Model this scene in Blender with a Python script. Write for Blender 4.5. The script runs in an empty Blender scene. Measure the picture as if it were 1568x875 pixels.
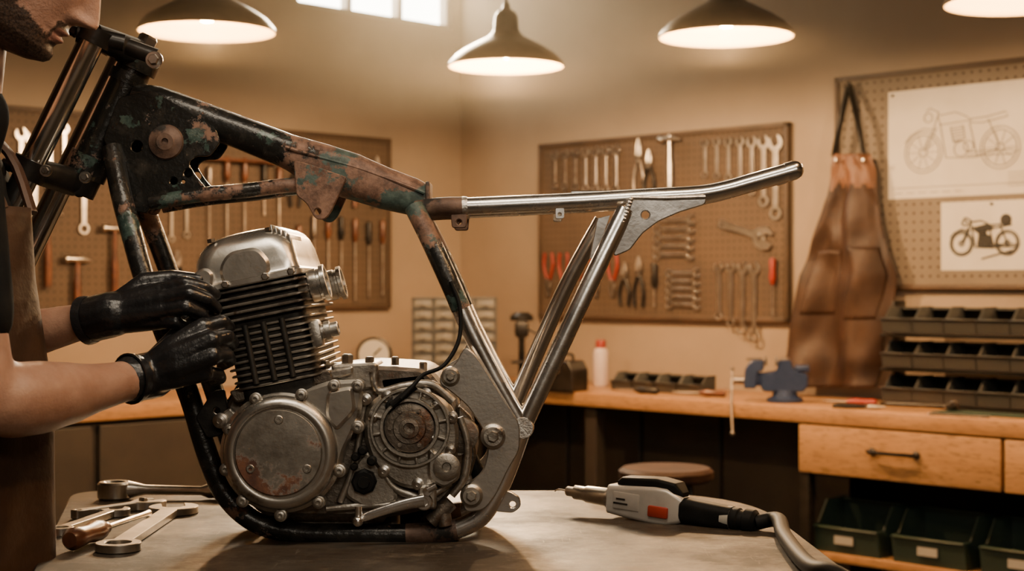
import bpy, bmesh, math, random
from mathutils import Vector, Matrix, noise
from mathutils.geometry import tessellate_polygon
random.seed(7)
rad=math.radians; pi=math.pi
F=2349.; U0=784.; V0=438.; H=1.24
C45=math.sqrt(.5)
# image pixels (u,v) unprojected to a chosen depth y metres from the camera
def P(u,v,y): return Vector(((u-U0)/F*y, y, H+(V0-v)/F*y))
def XZ(u,v,y): p=P(u,v,y); return (p.x,p.z)
I4=Matrix.Identity(4)
T=I4.copy()
YC=7.6; XC=(705-U0)/F*YC
TR=Matrix(((C45,C45,0,XC),(-C45,C45,0,YC),(0,0,1,0),(0,0,0,1)))
TL=Matrix(((C45,-C45,0,XC),(C45,C45,0,YC),(0,0,1,0),(0,0,0,1)))
def WR(u,v,n=0.):
    a=(u-U0)/F; y=(XC+YC+2*n*C45)/(1+a); return ((YC+n*C45-y)/C45, H+(V0-v)/F*y)
def WL(u,v,n=0.):
    a=(u-U0)/F; y=(YC-XC+2*n*C45)/(1-a); return ((y-YC-n*C45)/C45, H+(V0-v)/F*y)

# ---------------------------------------------------------------- materials
def nt(name):
    m=bpy.data.materials.new(name); m.use_nodes=True
    n=m.node_tree; b=n.nodes['Principled BSDF']; return m,n,b
def N(n,t,**k):
    x=n.nodes.new(t)
    for a,v in k.items():
        if a.startswith('i_'): x.inputs[a[2:].replace('_',' ')].default_value=v
        else: setattr(x,a,v)
    return x
def ramp(n,src,lo,hi):
    r=N(n,'ShaderNodeMapRange'); r.inputs[1].default_value=lo; r.inputs[2].default_value=hi
    n.links.new(src,r.inputs[0]); return r.outputs[0]
def mth(n,op,a,b):
    m=N(n,'ShaderNodeMath',operation=op)
    for i,s in enumerate((a,b)):
        if isinstance(s,(int,float)): m.inputs[i].default_value=s
        else: n.links.new(s,m.inputs[i])
    return m.outputs[0]
def mix(n,f,a,b):
    m=n.nodes.new('ShaderNodeMix'); m.data_type='RGBA'
    if isinstance(f,(int,float)): m.inputs[0].default_value=f
    else: n.links.new(f,m.inputs[0])
    for s,i in ((a,6),(b,7)):
        if isinstance(s,(tuple,list)): m.inputs[i].default_value=(*s[:3],1)
        else: n.links.new(s,m.inputs[i])
    return m.outputs[2]
def nz(n,sc,det=4,vec=None,st=None,rough=.6):
    t=N(n,'ShaderNodeTexNoise'); t.inputs['Scale'].default_value=sc; t.inputs['Detail'].default_value=det; t.inputs['Roughness'].default_value=rough
    c=N(n,'ShaderNodeTexCoord'); src=c.outputs['Object']
    if st:
        mp=N(n,'ShaderNodeMapping'); mp.inputs['Scale'].default_value=st; n.links.new(src,mp.inputs[0]); src=mp.outputs[0]
    n.links.new(src,t.inputs['Vector']); return t.outputs['Fac']
def M(name,col,rough=.5,metal=0.,col2=None,ns=10,lo=.45,hi=.6,bump=0.,bs=80,rough2=None,st=None,em=None,es=0,sss=0,col3=None,ns3=5,lo3=.55,hi3=.65,m3=None,spec=None):
    m,n,b=nt(name)
    b.inputs['Base Color'].default_value=(*col,1); b.inputs['Roughness'].default_value=rough; b.inputs['Metallic'].default_value=metal
    if spec is not None: b.inputs['Specular IOR Level'].default_value=spec
    if col2:
        f=ramp(n,nz(n,ns,6,st=st),lo,hi); c=mix(n,f,col,col2)
        if rough2 is not None:
            r=N(n,'ShaderNodeMapRange'); r.inputs[3].default_value=rough; r.inputs[4].default_value=rough2; n.links.new(f,r.inputs[0]); n.links.new(r.outputs[0],b.inputs['Roughness'])
        if col3:
            f3=ramp(n,nz(n,ns3,8,rough=.7),lo3,hi3); c=mix(n,f3,c,col3)
            if m3 is not None:
                r=N(n,'ShaderNodeMapRange'); r.inputs[3].default_value=metal; r.inputs[4].default_value=m3; n.links.new(f3,r.inputs[0]); n.links.new(r.outputs[0],b.inputs['Metallic'])
        n.links.new(c,b.inputs['Base Color'])
    if bump:
        bp=N(n,'ShaderNodeBump'); bp.inputs['Strength'].default_value=bump; bp.inputs['Distance'].default_value=.004
        n.links.new(nz(n,bs,5,st=st),bp.inputs['Height']); n.links.new(bp.outputs[0],b.inputs['Normal'])
    if em: b.inputs['Emission Color'].default_value=(*em,1); b.inputs['Emission Strength'].default_value=es
    if sss: b.inputs['Subsurface Weight'].default_value=sss; b.inputs['Subsurface Radius'].default_value=(.02,.008,.004); 
    return m
def pegmat(name,c1,c2,pitch=.03):
    m,n,b=nt(name); b.inputs['Roughness'].default_value=.75
    tc=N(n,'ShaderNodeTexCoord'); s=N(n,'ShaderNodeVectorMath',operation='SCALE'); s.inputs['Scale'].default_value=1/pitch
    fr=N(n,'ShaderNodeVectorMath',operation='FRACTION'); su=N(n,'ShaderNodeVectorMath',operation='SUBTRACT'); su.inputs[1].default_value=(.5,.5,.5)
    mu=N(n,'ShaderNodeVectorMath',operation='MULTIPLY'); mu.inputs[1].default_value=(1,0,1); le=N(n,'ShaderNodeVectorMath',operation='LENGTH')
    lt=N(n,'ShaderNodeMath',operation='LESS_THAN'); lt.inputs[1].default_value=.15
    L=n.links.new; L(tc.outputs['Object'],s.inputs[0]); L(s.outputs[0],fr.inputs[0]); L(fr.outputs[0],su.inputs[0]); L(su.outputs[0],mu.inputs[0]); L(mu.outputs[0],le.inputs[0]); L(le.outputs['Value'],lt.inputs[0])
    c=mix(n,ramp(n,nz(n,3,4),.35,.65),c1,c2)
    L(mix(n,lt.outputs[0],c,(.03,.02,.012)),b.inputs['Base Color']); return m
def woodmat(name,c1,c2,axis=(1,9,9)):
    m,n,b=nt(name); b.inputs['Roughness'].default_value=.45
    f=ramp(n,nz(n,5,6,st=axis),.3,.7); c=mix(n,f,c1,c2)
    w=ramp(n,nz(n,26,3,st=axis),.52,.7); c=mix(n,w,c,tuple(x*.55 for x in c2)); n.links.new(c,b.inputs['Base Color']); return m
def patina(name):
    """old black paint, teal undercoat and rust; heavier rust toward the middle of the backbone"""
    m,n,b=nt(name)
    tc=N(n,'ShaderNodeTexCoord'); sp=N(n,'ShaderNodeSeparateXYZ'); n.links.new(tc.outputs['Object'],sp.inputs[0])
    g=mth(n,'MULTIPLY',ramp(n,sp.outputs[0],-.47,-.30),ramp(n,sp.outputs[2],1.28,1.33))
    top=ramp(n,sp.outputs[2],1.24,1.40)
    n1=nz(n,8.5,10,rough=.72); r=mth(n,'ADD',n1,mth(n,'ADD',mth(n,'MULTIPLY',g,.20),mth(n,'MULTIPLY',top,.035))); fr_=ramp(n,r,.590,.620)
    n2=nz(n,7.5,9,st=(1,1.4,1.1),rough=.66); t=mth(n,'ADD',n2,mth(n,'ADD',mth(n,'MULTIPLY',g,.035),mth(n,'MULTIPLY',top,.03))); ft=ramp(n,t,.604,.622)
    black=mix(n,ramp(n,nz(n,30,5),.5,.7),(.012,.012,.011),(.036,.032,.027))
    rust=mix(n,ramp(n,nz(n,34,8,rough=.75),.40,.60),(.080,.040,.026),(.215,.120,.080))
    teal=mix(n,ramp(n,nz(n,60,6),.42,.6),(.060,.092,.080),(.028,.047,.041))
    c=mix(n,fr_,black,rust); c=mix(n,ft,c,teal)
    ch=ramp(n,nz(n,60,7,rough=.8),.65,.69); c=mix(n,ch,c,(.19,.14,.105))
    n.links.new(c,b.inputs['Base Color'])
    ro=N(n,'ShaderNodeMapRange'); ro.inputs[3].default_value=.26; ro.inputs[4].default_value=.60; n.links.new(fr_,ro.inputs[0]); n.links.new(ro.outputs[0],b.inputs['Roughness'])
    b.inputs['Metallic'].default_value=.1
    bp=N(n,'ShaderNodeBump'); bp.inputs['Strength'].default_value=.4; bp.inputs['Distance'].default_value=.003; n.links.new(mth(n,'ADD',nz(n,80,5),fr_),bp.inputs['Height']); n.links.new(bp.outputs[0],b.inputs['Normal'])
    return m
def rustydisc(name):
    m,n,b=nt(name)
    tc=N(n,'ShaderNodeTexCoord'); sp=N(n,'ShaderNodeSeparateXYZ'); n.links.new(tc.outputs['Object'],sp.inputs[0])
    g=mth(n,'MULTIPLY',ramp(n,sp.outputs[2],.995,.91),.13)
    r=mth(n,'ADD',nz(n,13,10,rough=.74),g); fr_=ramp(n,r,.57,.625)
    al=mix(n,ramp(n,nz(n,20,7,rough=.7),.4,.62),(.46,.43,.385),(.28,.255,.22))
    rust=mix(n,ramp(n,nz(n,50,6),.4,.6),(.18,.078,.043),(.085,.038,.026))
    n.links.new(mix(n,fr_,al,rust),b.inputs['Base Color'])
    me_=N(n,'ShaderNodeMapRange'); me_.inputs[3].default_value=.9; me_.inputs[4].default_value=.15; n.links.new(fr_,me_.inputs[0]); n.links.new(me_.outputs[0],b.inputs['Metallic'])
    ro=N(n,'ShaderNodeMapRange'); ro.inputs[3].default_value=.36; ro.inputs[4].default_value=.65; n.links.new(fr_,ro.inputs[0]); n.links.new(ro.outputs[0],b.inputs['Roughness'])
    bp=N(n,'ShaderNodeBump'); bp.inputs['Strength'].default_value=.12; bp.inputs['Distance'].default_value=.003; n.links.new(nz(n,110,5),bp.inputs['Height']); n.links.new(bp.outputs[0],b.inputs['Normal'])
    return m
def tabletop(name):
    m,n,b=nt(name)
    f=ramp(n,nz(n,3.2,9,rough=.68),.40,.60); c=mix(n,f,(.085,.070,.055),(.034,.027,.021))
    w=ramp(n,nz(n,12,10,rough=.78),.55,.68); c=mix(n,w,c,(.135,.113,.088))
    s1=ramp(n,nz(n,9,6,st=(1,22,1),rough=.7),.60,.68); s2=ramp(n,nz(n,7,6,st=(26,1.5,1),rough=.7),.62,.70)
    c=mix(n,mth(n,'MULTIPLY',mth(n,'MAXIMUM',s1,s2),.6),c,(.18,.15,.12)); n.links.new(c,b.inputs['Base Color'])
    b.inputs['Metallic'].default_value=.3; b.inputs['Specular IOR Level'].default_value=.12
    r=N(n,'ShaderNodeMapRange'); r.inputs[3].default_value=.34; r.inputs[4].default_value=.62; n.links.new(f,r.inputs[0]); n.links.new(r.outputs[0],b.inputs['Roughness'])
    bp=N(n,'ShaderNodeBump'); bp.inputs['Strength'].default_value=.25; bp.inputs['Distance'].default_value=.003; n.links.new(mth(n,'ADD',nz(n,40,8),mth(n,'MULTIPLY',s1,.4)),bp.inputs['Height']); n.links.new(bp.outputs[0],b.inputs['Normal'])
    return m

m_wall=M('plaster_wall',(.385,.298,.208),.85,0,(.28,.212,.146),1.1,.3,.7,.35,22)
m_ceil=M('ceiling_paint',(.13,.10,.07),.9)
m_floor=M('concrete_floor',(.07,.058,.046),.6,0,(.045,.038,.03),2,.3,.7,.2,30)
m_steel=M('bare_steel',(.80,.78,.75),.21,1,(.66,.63,.60),14,.4,.7,.05,120,.32)
m_weld=M('weld_bead',(.70,.68,.64),.35,1,(.44,.40,.36),60,.4,.6,.4,250)
m_chrome=M('fork_chrome',(.78,.77,.75),.15,1,(.64,.62,.60),12,.4,.7,0,10,.24)
m_black=patina('frame_black_patina'); m_rust=m_black
m_rust2=M('frame_rust',(.075,.042,.029),.6,.25,(.17,.105,.075),22,.4,.65,.3,90,.6,col3=(.025,.022,.019),ns3=16,lo3=.53,hi3=.60)
m_blk=M('black_steel',(.013,.012,.011),.36,.4,(.032,.027,.023),20,.4,.7,.1,90)
m_alu=M('cast_aluminium',(.46,.43,.385),.36,.95,(.29,.262,.225),15,.38,.64,.25,110,.46,col3=(.115,.08,.056),ns3=14,lo3=.54,hi3=.66)
m_plate=M('machined_plate_steel',(.52,.49,.45),.34,.95,(.40,.37,.33),10,.38,.66,.10,110,.42,col3=(.24,.20,.165),ns3=14,lo3=.62,hi3=.74)
m_alup=M('polished_alloy_cover',(.60,.57,.525),.27,.95,(.42,.39,.345),10,.4,.66,.08,60,.40,col3=(.18,.135,.10),ns3=17,lo3=.575,hi3=.70)
m_rustdisc=rustydisc('pitted_cover_plate')
m_fin=M('fin_alloy',(.34,.31,.27),.34,.9,(.12,.10,.085),20,.42,.64,.1,120,col3=(.10,.055,.035),ns3=16,lo3=.58,hi3=.66)
m_grime=M('grimy_casting',(.20,.172,.143),.46,.8,(.085,.069,.055),14,.4,.68,.4,110,col3=(.14,.064,.036),ns3=11,lo3=.55,hi3=.66)
m_dark=M('dark_casting',(.030,.026,.022),.55,.5,(.013,.012,.011),20,.4,.6,.2,90)
m_bolt=M('zinc_bolt',(.50,.465,.42),.3,1,(.22,.17,.125),50,.48,.66)
m_rub=M('black_rubber',(.006,.006,.006),.55,0,(.009,.009,.009),30,.4,.6,spec=.12)
m_table=tabletop('worn_steel_table')
m_skin=M('skin',(.40,.225,.15),.44,0,(.32,.165,.105),24,.4,.65,.22,230,sss=.08)
m_glove=M('nitrile_glove',(.009,.009,.010),.30,0,(.013,.013,.014),40,.4,.6,.55,42)
m_shirt=M('black_cotton',(.008,.008,.008),.95,0,(.012,.012,.012),12,.4,.6,.3,40,spec=.1)
m_jean=M('dark_denim',(.02,.022,.03),.9,0,(.03,.033,.042),30,.4,.6,.2,200)
m_leather=M('brown_leather',(.09,.04,.019),.52,0,(.045,.020,.011),7,.35,.7,.35,60,.65)
m_leather2=M('tan_leather',(.17,.072,.030),.5,0,(.10,.043,.019),5,.35,.7,.3,60)
m_leatherd=M('worn_dark_leather',(.058,.029,.016),.52,0,(.024,.013,.009),6,.35,.7,.45,45,spec=.35)
m_leathern=M('apron_dark_leather',(.060,.030,.016),.55,0,(.028,.015,.009),6,.35,.7,.45,45,spec=.25)
m_peg=pegmat('pegboard_hardboard',(.115,.076,.047),(.082,.055,.035))
m_peg2=pegmat('pegboard_grey',(.19,.15,.107),(.155,.122,.087),.034)
m_frameW=M('dark_wood_trim',(.06,.038,.022),.6,0,(.085,.052,.03),8,.4,.6)
m_winf=M('window_frame_paint',(.35,.29,.22),.5)
m_wood=woodmat('oak_bench',(.50,.27,.11),(.37,.185,.07))
m_wood2=woodmat('oak_drawer',(.50,.28,.12),(.38,.20,.08),(1,6,6))
m_handle=M('turned_wood_handle',(.17,.062,.025),.3,0,(.085,.03,.014),20,.4,.6)
m_seat=M('stool_seat',(.040,.021,.013),.6,0,(.025,.013,.009),12,.4,.6,spec=.1)
m_tool=M('tool_steel',(.68,.64,.58),.3,1,(.52,.48,.42),20,.4,.6)
m_toold=M('old_tool_steel',(.34,.30,.26),.4,.9,(.2,.16,.13),20,.4,.6)
m_red=M('red_grip',(.28,.025,.010),.45); m_orange=M('orange_grip',(.26,.065,.016),.45)
m_paper=M('drawing_paper',(.68,.62,.52),.85,0,(.61,.55,.45),3,.4,.6)
m_ink=M('pencil_line',(.16,.14,.12),.9); m_ink2=M('ink_black',(.03,.028,.025),.8)
m_shade=M('shade_enamel',(.13,.11,.085),.36,.7,(.18,.15,.115),6,.4,.6)
m_shadein=M('shade_inner_enamel',(.66,.47,.24),.45)
m_bulb=M('warm_bulb',(1,.85,.6),.5,em=(1,.72,.40),es=34)
m_win=M('window_daylight',(.9,.9,.9),.5,em=(1,.90,.72),es=16)
m_bin=M('bin_plastic_dark',(.036,.037,.035),.42); m_bing=M('bin_plastic_green',(.022,.040,.031),.45)
m_label=M('bin_label',(.36,.34,.30),.6); m_cab=M('cabinet_grey',(.085,.085,.08),.5); m_draw=M('drawer_clear_plastic',(.18,.17,.145),.3)
m_blue=M('vise_blue_paint',(.022,.04,.10),.38,.2,(.035,.055,.125),20,.4,.7)
m_grey=M('grey_tool_body',(.52,.49,.45),.38,.4,(.44,.41,.375),20,.4,.6)
m_white=M('spray_can_paint',(.62,.50,.45),.4); m_dial=M('gauge_dial',(.5,.47,.4),.4)
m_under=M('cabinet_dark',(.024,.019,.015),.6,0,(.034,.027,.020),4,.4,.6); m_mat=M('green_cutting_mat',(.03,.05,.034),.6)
m_eye=M('eye_white',(.7,.66,.6),.2); m_iris=M('eye_iris',(.05,.03,.02),.2); m_hair=M('dark_hair',(.022,.013,.008),.6,0,(.04,.024,.014),90,.4,.6,.8,200)

# ---------------------------------------------------------------- mesh builder
def E(name,loc=(0,0,0)):
    o=bpy.data.objects.new(name,None); o.location=loc; o.empty_display_size=.05
    bpy.context.scene.collection.objects.link(o); return o
def cat(pts,n,closed=False):
    pts=[Vector(p) for p in pts]; out=[]; k=len(pts)
    for i in range(k if closed else k-1):
        if closed: a,b,c,d=pts[(i-1)%k],pts[i],pts[(i+1)%k],pts[(i+2)%k]
        else: a=pts[max(i-1,0)];b=pts[i];c=pts[i+1];d=pts[min(i+2,k-1)]
        for j in range(n):
            t=j/n; out.append(.5*((2*b)+(c-a)*t+(2*a-5*b+4*c-d)*t*t+(3*b-a-3*c+d)*t**3))
    if not closed: out.append(pts[-1])
    return out
def rnd(pts,r,n=4):
    out=[]; k=len(pts)
    for i in range(k):
        a,b,c=Vector(pts[i-1]),Vector(pts[i]),Vector(pts[(i+1)%k])
        d1=(a-b);d2=(c-b); l=min(r,d1.length*.45,d2.length*.45)
        p=b+d1.normalized()*l; q=b+d2.normalized()*l
        for j in range(n+1):
            t=j/n; out.append((1-t)**2*p+2*t*(1-t)*b+t*t*q)
    return [(p.x,p.y) for p in out]
def circ(cx,cz,r,n=24,a0=0): return [(cx+r*math.cos(a0+2*pi*i/n),cz+r*math.sin(a0+2*pi*i/n)) for i in range(n)]
def rrect(hw,hd,r,n=5,cx=0,cy=0):
    out=[]
    for (sx,sy,a) in ((1,1,0),(-1,1,90),(-1,-1,180),(1,-1,270)):
        for i in range(n+1):
            t=rad(a+90*i/n); out.append((cx+sx*(hw-r)+r*math.cos(t),cy+sy*(hd-r)+r*math.sin(t)))
    return out
class B:
    def __init__(s): s.v=[];s.f=[];s.m=[]
    def add(s,vs,fs,m=0,X=None):
        o=len(s.v)
        s.v+= [ (X@Vector(v)) if X is not None else Vector(v) for v in vs]
        for f in fs: s.f.append([i+o for i in f]); s.m.append(m)
        return s
    def rings(s,rs,m=0,X=None,caps=True):
        n=len(rs[0]); vs=[p for r in rs for p in r]; fs=[]
        for i in range(len(rs)-1):
            for j in range(n): fs.append([i*n+j,i*n+(j+1)%n,(i+1)*n+(j+1)%n,(i+1)*n+j])
        if caps: fs.append(list(range(n))[::-1]); fs.append([(len(rs)-1)*n+j for j in range(n)])
        return s.add(vs,fs,m,X)
    def tube(s,pts,r,m=0,seg=16,sub=0,X=None,caps=True,flat=1.):
        pts=[Vector(p) for p in pts]; k=len(pts)
        rr=list(r) if isinstance(r,(list,tuple)) else [r]*k
        if sub:
            q=cat([(*p,) for p in pts],sub); r4=[]
            for i in range(k-1):
                for j in range(sub): r4.append(rr[i]+(rr[i+1]-rr[i])*j/sub)
            r4.append(rr[-1]); pts=q; rr=r4; k=len(pts)
        rs=[]; nrm=None
        for i in range(k):
            t=(pts[min(i+1,k-1)]-pts[max(i-1,0)]).normalized()
            if nrm is None:
                nrm=t.orthogonal() if abs(t.y)>.9 else t.cross(Vector((0,1,0)))
            nrm=(nrm-t*nrm.dot(t)).normalized(); b=t.cross(nrm)
            rs.append([pts[i]+nrm*math.cos(2*pi*j/seg)*rr[i]+b*math.sin(2*pi*j/seg)*rr[i]*flat for j in range(seg)])
        return s.rings(rs,m,X,caps)
    def lathe(s,c,ax,prof,m=0,seg=32,X=None,closed=False,a0=0):
        c=Vector(c);ax=Vector(ax).normalized(); u=ax.orthogonal().normalized(); w=ax.cross(u); rs=[]
        for r,h in prof:
            r=max(r,1e-5); rs.append([c+ax*h+u*math.cos(a0+2*pi*j/seg)*r+w*math.sin(a0+2*pi*j/seg)*r for j in range(seg)])
        return s.rings(rs,m,X,not closed)
    def ball(s,c,r,m=0,X=None,seg=14,R=None):
        c=Vector(c); r=(r,r,r) if isinstance(r,(int,float)) else r; rs=[]
        for i in range(seg//2+1):
            f=-pi/2+pi*i/(seg//2); cf=max(math.cos(f),1e-3)
            ring=[Vector((r[0]*cf*math.cos(2*pi*j/seg),r[1]*cf*math.sin(2*pi*j/seg),r[2]*math.sin(f))) for j in range(seg)]
            rs.append([c+((R@p) if R else p) for p in ring])
        return s.rings(rs,m,X)
    def box(s,c,size,m=0,bev=0.,X=None,R=None):
        bm=bmesh.new(); bmesh.ops.create_cube(bm,size=1)
        for v in bm.verts: v.co=Vector((v.co.x*size[0],v.co.y*size[1],v.co.z*size[2]))
        if bev: bmesh.ops.bevel(bm,geom=bm.edges[:],offset=min(bev,min(size)*.45),segments=2,profile=.5,affect='EDGES')
        vs=[(R@v.co if R else v.co)+Vector(c) for v in bm.verts]; bm.verts.index_update()
        fs=[[v.index for v in f.verts] for f in bm.faces]; bm.free(); return s.add(vs,fs,m,X)
    def plate(s,loops,y0,y1,bev=.0,m=0,X=None):
        L=[]
        for k,l in enumerate(loops):
            l=[Vector((p[0],p[1])) for p in l]
            A=sum(l[i-1].x*l[i].y-l[i].x*l[i-1].y for i in range(len(l)))
            if (A>0)!=(k==0): l=l[::-1]
            L.append(l)
        def off(l,d):
            o=[]
            for i in range(len(l)):
                e1=(l[i]-l[i-1]); e2=(l[(i+1)%len(l)]-l[i])
                if e1.length<1e-9:e1=e2
                if e2.length<1e-9:e2=e1
                n1=Vector((-e1.y,e1.x)).normalized(); n2=Vector((-e2.y,e2.x)).normalized(); nn=n1+n2
                if nn.length<.3: nn=n1
                nn.normalize(); o.append(l[i]+nn*d/max(.6,nn.dot(n1)))
            return o
        lev=[(y0,bev),(y0+bev,0),(y1-bev,0),(y1,bev)] if bev>0 else [(y0,0),(y1,0)]
        lv=[[off(l,d) if d else l for l in L] for (y,d) in lev]
        for li in range(len(L)):
            s.rings([[Vector((p.x,lev[k][0],p.y)) for p in lv[k][li]] for k in range(len(lev))],m,X,False)
        for k in (0,len(lev)-1):
            polys=[[Vector((p.x,p.y,0)) for p in l] for l in lv[k]]
            tr=tessellate_polygon(polys); fl=[Vector((p.x,lev[k][0],p.y)) for l in polys for p in l]
            s.add(fl,[list(t) for t in tr],m,X)
        return s
    def make(s,name,mats,par=None,smooth=35,mods=None,merge=True):
        me=bpy.data.meshes.new(name); me.from_pydata([tuple(v) for v in s.v],[],s.f)
        if not isinstance(mats,(list,tuple)): mats=[mats]
        for m in mats: me.materials.append(m)
        me.polygons.foreach_set('material_index',s.m)
        bm=bmesh.new(); bm.from_mesh(me)
        if merge: bmesh.ops.remove_doubles(bm,verts=bm.verts,dist=1e-5)
        bmesh.ops.recalc_face_normals(bm,faces=bm.faces); bm.to_mesh(me); bm.free()
        if smooth:
            me.polygons.foreach_set('use_smooth',[True]*len(me.polygons)); me.set_sharp_from_angle(angle=rad(smooth))
        o=bpy.data.objects.new(name,me); bpy.context.scene.collection.objects.link(o)
        if par: o.parent=par; o.matrix_parent_inverse=Matrix.Translation(-Vector(par.location))
        o.matrix_basis=T.copy(); return o
def blob(name,chains,ells,mat,par,vox=.006,it=6,sub=0):
    b=B()
    for pts,rr in chains:
        pts=[Vector(p) for p in pts]
        rr=rr if isinstance(rr,(list,tuple)) else [rr]*len(pts)
        for i in range(len(pts)-1): b.tube([pts[i],pts[i+1]],[rr[i],rr[i+1]],seg=14)
        for p,r in zip(pts,rr): b.ball(p,r)
    for e in ells: b.ball(e[0],e[1],R=e[2] if len(e)>2 else None,seg=20)
    o=b.make(name,mat,par,merge=False)
    md=o.modifiers.new('r','REMESH'); md.mode='VOXEL'; md.voxel_size=vox; md.use_smooth_shade=True
    s=o.modifiers.new('s','SMOOTH'); s.iterations=it; s.factor=.6
    return o
def vec(*a): return Vector(a)

# ---------------------------------------------------------------- room shell
RS=9.5
def roomwall(name,s0,s1,y0,y1,z0,z1,mat,X,holes=None):
    global T; T=X; b=B()
    b.plate([[(s0,z0),(s1,z0),(s1,z1),(s0,z1)]]+(holes or []),y0,y1)
    o=b.make(name,mat,None,smooth=0); T=I4.copy(); return o
CEIL=3.3
wx0=WL(452,0)[0]; wx1=WL(692,0)[0]; wz0=WL(560,26)[1]; wz1=wz0+.55
roomwall('wall_left',-RS,.15,0,.15,0,CEIL,m_wall,TL,[[(wx0,wz0),(wx1,wz0),(wx1,wz1),(wx0,wz1)]])
roomwall('wall_right',0,RS,0,.15,0,CEIL,m_wall,TR)
Tb1=TR@Matrix.Translation((RS,0,0))@Matrix.Rotation(rad(-90),4,'Z')
roomwall('wall_rear',0,RS,0,.15,0,CEIL,m_wall,Tb1)
Tb2=TL@Matrix.Translation((-RS,0,0))@Matrix.Rotation(rad(90),4,'Z')
roomwall('wall_side',-RS,0,0,.15,0,CEIL,m_wall,Tb2)
T=TR.copy()
B().box((RS/2,-RS/2,-.05),(RS,RS,.1)).make('floor',m_floor,smooth=0)
B().box((RS/2,-RS/2,CEIL+.05),(RS,RS,.1)).make('ceiling',m_ceil,smooth=0)
B().box((RS/2+.01,-.01,.06),(RS-.1,.02,.12),bev=.004).make('baseboard_right',m_frameW,smooth=0)
T=TL.copy()
B().box((-RS/2-.01,-.01,.06),(RS-.1,.02,.12),bev=.004).make('baseboard_left',m_frameW,smooth=0)
win=E('window_1',TL@vec((wx0+wx1)/2,.05,(wz0+wz1)/2))
b=B(); w=wx1-wx0
for k in range(4): b.box((wx0+.012+(w-.024)*k/3,.04,(wz0+wz1)/2),(.026,.06,wz1-wz0),0,.004)
for z in (wz0+.012,wz1-.012): b.box(((wx0+wx1)/2,.04,z),(w,.06,.024),0,.004)
b.make('window_frame',m_winf,win)
B().box(((wx0+wx1)/2,.07,(wz0+wz1)/2),(w-.02,.01,wz1-wz0-.02)).make('glass_panes',m_win,win,smooth=0)
# warm haze volume, added for a glow around the lamps and window
mh=bpy.data.materials.new('glow_haze'); mh.use_nodes=True; mh.node_tree.nodes.clear()
vo=mh.node_tree.nodes.new('ShaderNodeVolumeScatter'); vo.inputs['Density'].default_value=.042; vo.inputs['Anisotropy'].default_value=.3; vo.inputs['Color'].default_value=(1,.82,.56,1)
mo=mh.node_tree.nodes.new('ShaderNodeOutputMaterial'); mh.node_tree.links.new(vo.outputs[0],mo.inputs['Volume'])
T=TR.copy(); B().box((1.52,-1.52,2.60),(2.98,2.98,1.36)).make('glow_haze',mh,smooth=0)
T=I4.copy()

# ---------------------------------------------------------------- pendant lamps
def lamp(c,power,k=1.):
    c=Vector(c); e=E('pendant_lamp',c)
    out=[(.21,0),(.213,.006),(.205,.02),(.185,.042),(.15,.066),(.11,.088),(.07,.108),(.052,.125),(.046,.14),(.043,.185),(.034,.20),(.016,.212),(.012,.235)]
    inn=[(.0,.118),(.045,.115),(.068,.102),(.107,.083),(.147,.061),(.182,.037),(.201,.016),(.206,.001),(.21,0)]
    B().lathe(c,(0,0,1),out,0,48,closed=True).make('shade',m_shade,e,50)
    B().lathe(c,(0,0,1),inn,0,48,closed=True).make('shade_lining',m_shadein,e,60)
    B().lathe(c,(0,0,1),[(0,.03),(.018,.033),(.031,.047),(.033,.062),(.026,.08),(.015,.095),(.014,.118)],0,24).make('bulb',m_bulb,e,60)
    B().tube([c+vec(0,0,.23),vec(c.x,c.y,CEIL)],.006,seg=8).lathe((c.x,c.y,CEIL-.03),(0,0,1),[(0,0),(.05,.005),(.06,.03)]).make('cord',m_blk,e)
    l=bpy.data.lights.new('bulb_light','POINT'); l.energy=power; l.color=(1,.62,.31); l.shadow_soft_size=.03
    o=bpy.data.objects.new('bulb_light',l); bpy.context.scene.collection.objects.link(o); o.parent=e; o.location=(0,0,.008)
lamp(P(317,50,4.74),50); lamp(P(775,103,5.6),112); lamp(P(1112,58,4.81),76); lamp(P(1561,6,4.4),40)
lamp((.75,2.1,2.3),26); lamp((2.3,4.0,2.3),24)  # two extra pendants out of view, added to light the bike side
def area(name,loc,to,size,power,col,spread=180):
    l=bpy.data.lights.new(name,'AREA'); l.energy=power; l.color=col; l.shape='RECTANGLE'; l.size=size[0]; l.size_y=size[1]; l.spread=rad(spread)
    o=bpy.data.objects.new(name,l); bpy.context.scene.collection.objects.link(o); o.location=loc
    o.rotation_euler=(Vector(to)-Vector(loc)).to_track_quat('-Z','Y').to_euler(); return o
area('window_daylight',TL@vec((wx0+wx1)/2,-.06,(wz0+wz1)/2),(.3,2.6,.8),(w,.5),50,(1,.76,.48),70)
def strip(x,y,z,to,L,power,col=(1,.84,.64)):  # added area light with a modelled housing, kept out of view
    e=E('added_strip',(x,y,z)); d=(Vector(to)-vec(x,y,z)).normalized(); R=d.to_track_quat('-Z','Y').to_matrix().to_4x4()
    global T; T=Matrix.Translation((x,y,z))@R
    B().plate([[(-.11,0),(.11,0),(.07,.06),(-.07,.06)]],-L/2,L/2,.0,0,Matrix.Rotation(rad(90),4,'Z')).make('housing',m_shade,e,0)
    T=I4.copy(); b=B()
    for s in (-1,1):
        q=Matrix.Translation((x,y,z))@R@vec(s*L*.4,0,.06); b.tube([q,vec(q.x,q.y,CEIL)],.003,0,6)
    b.make('suspension_wires',m_blk,e)
    o=area('added_strip_area',vec(x,y,z)+d*.005,to,(L-.04,.2),power,col)
    o.parent=e; o.matrix_parent_inverse=Matrix.Translation((-x,-y,-z))
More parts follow.
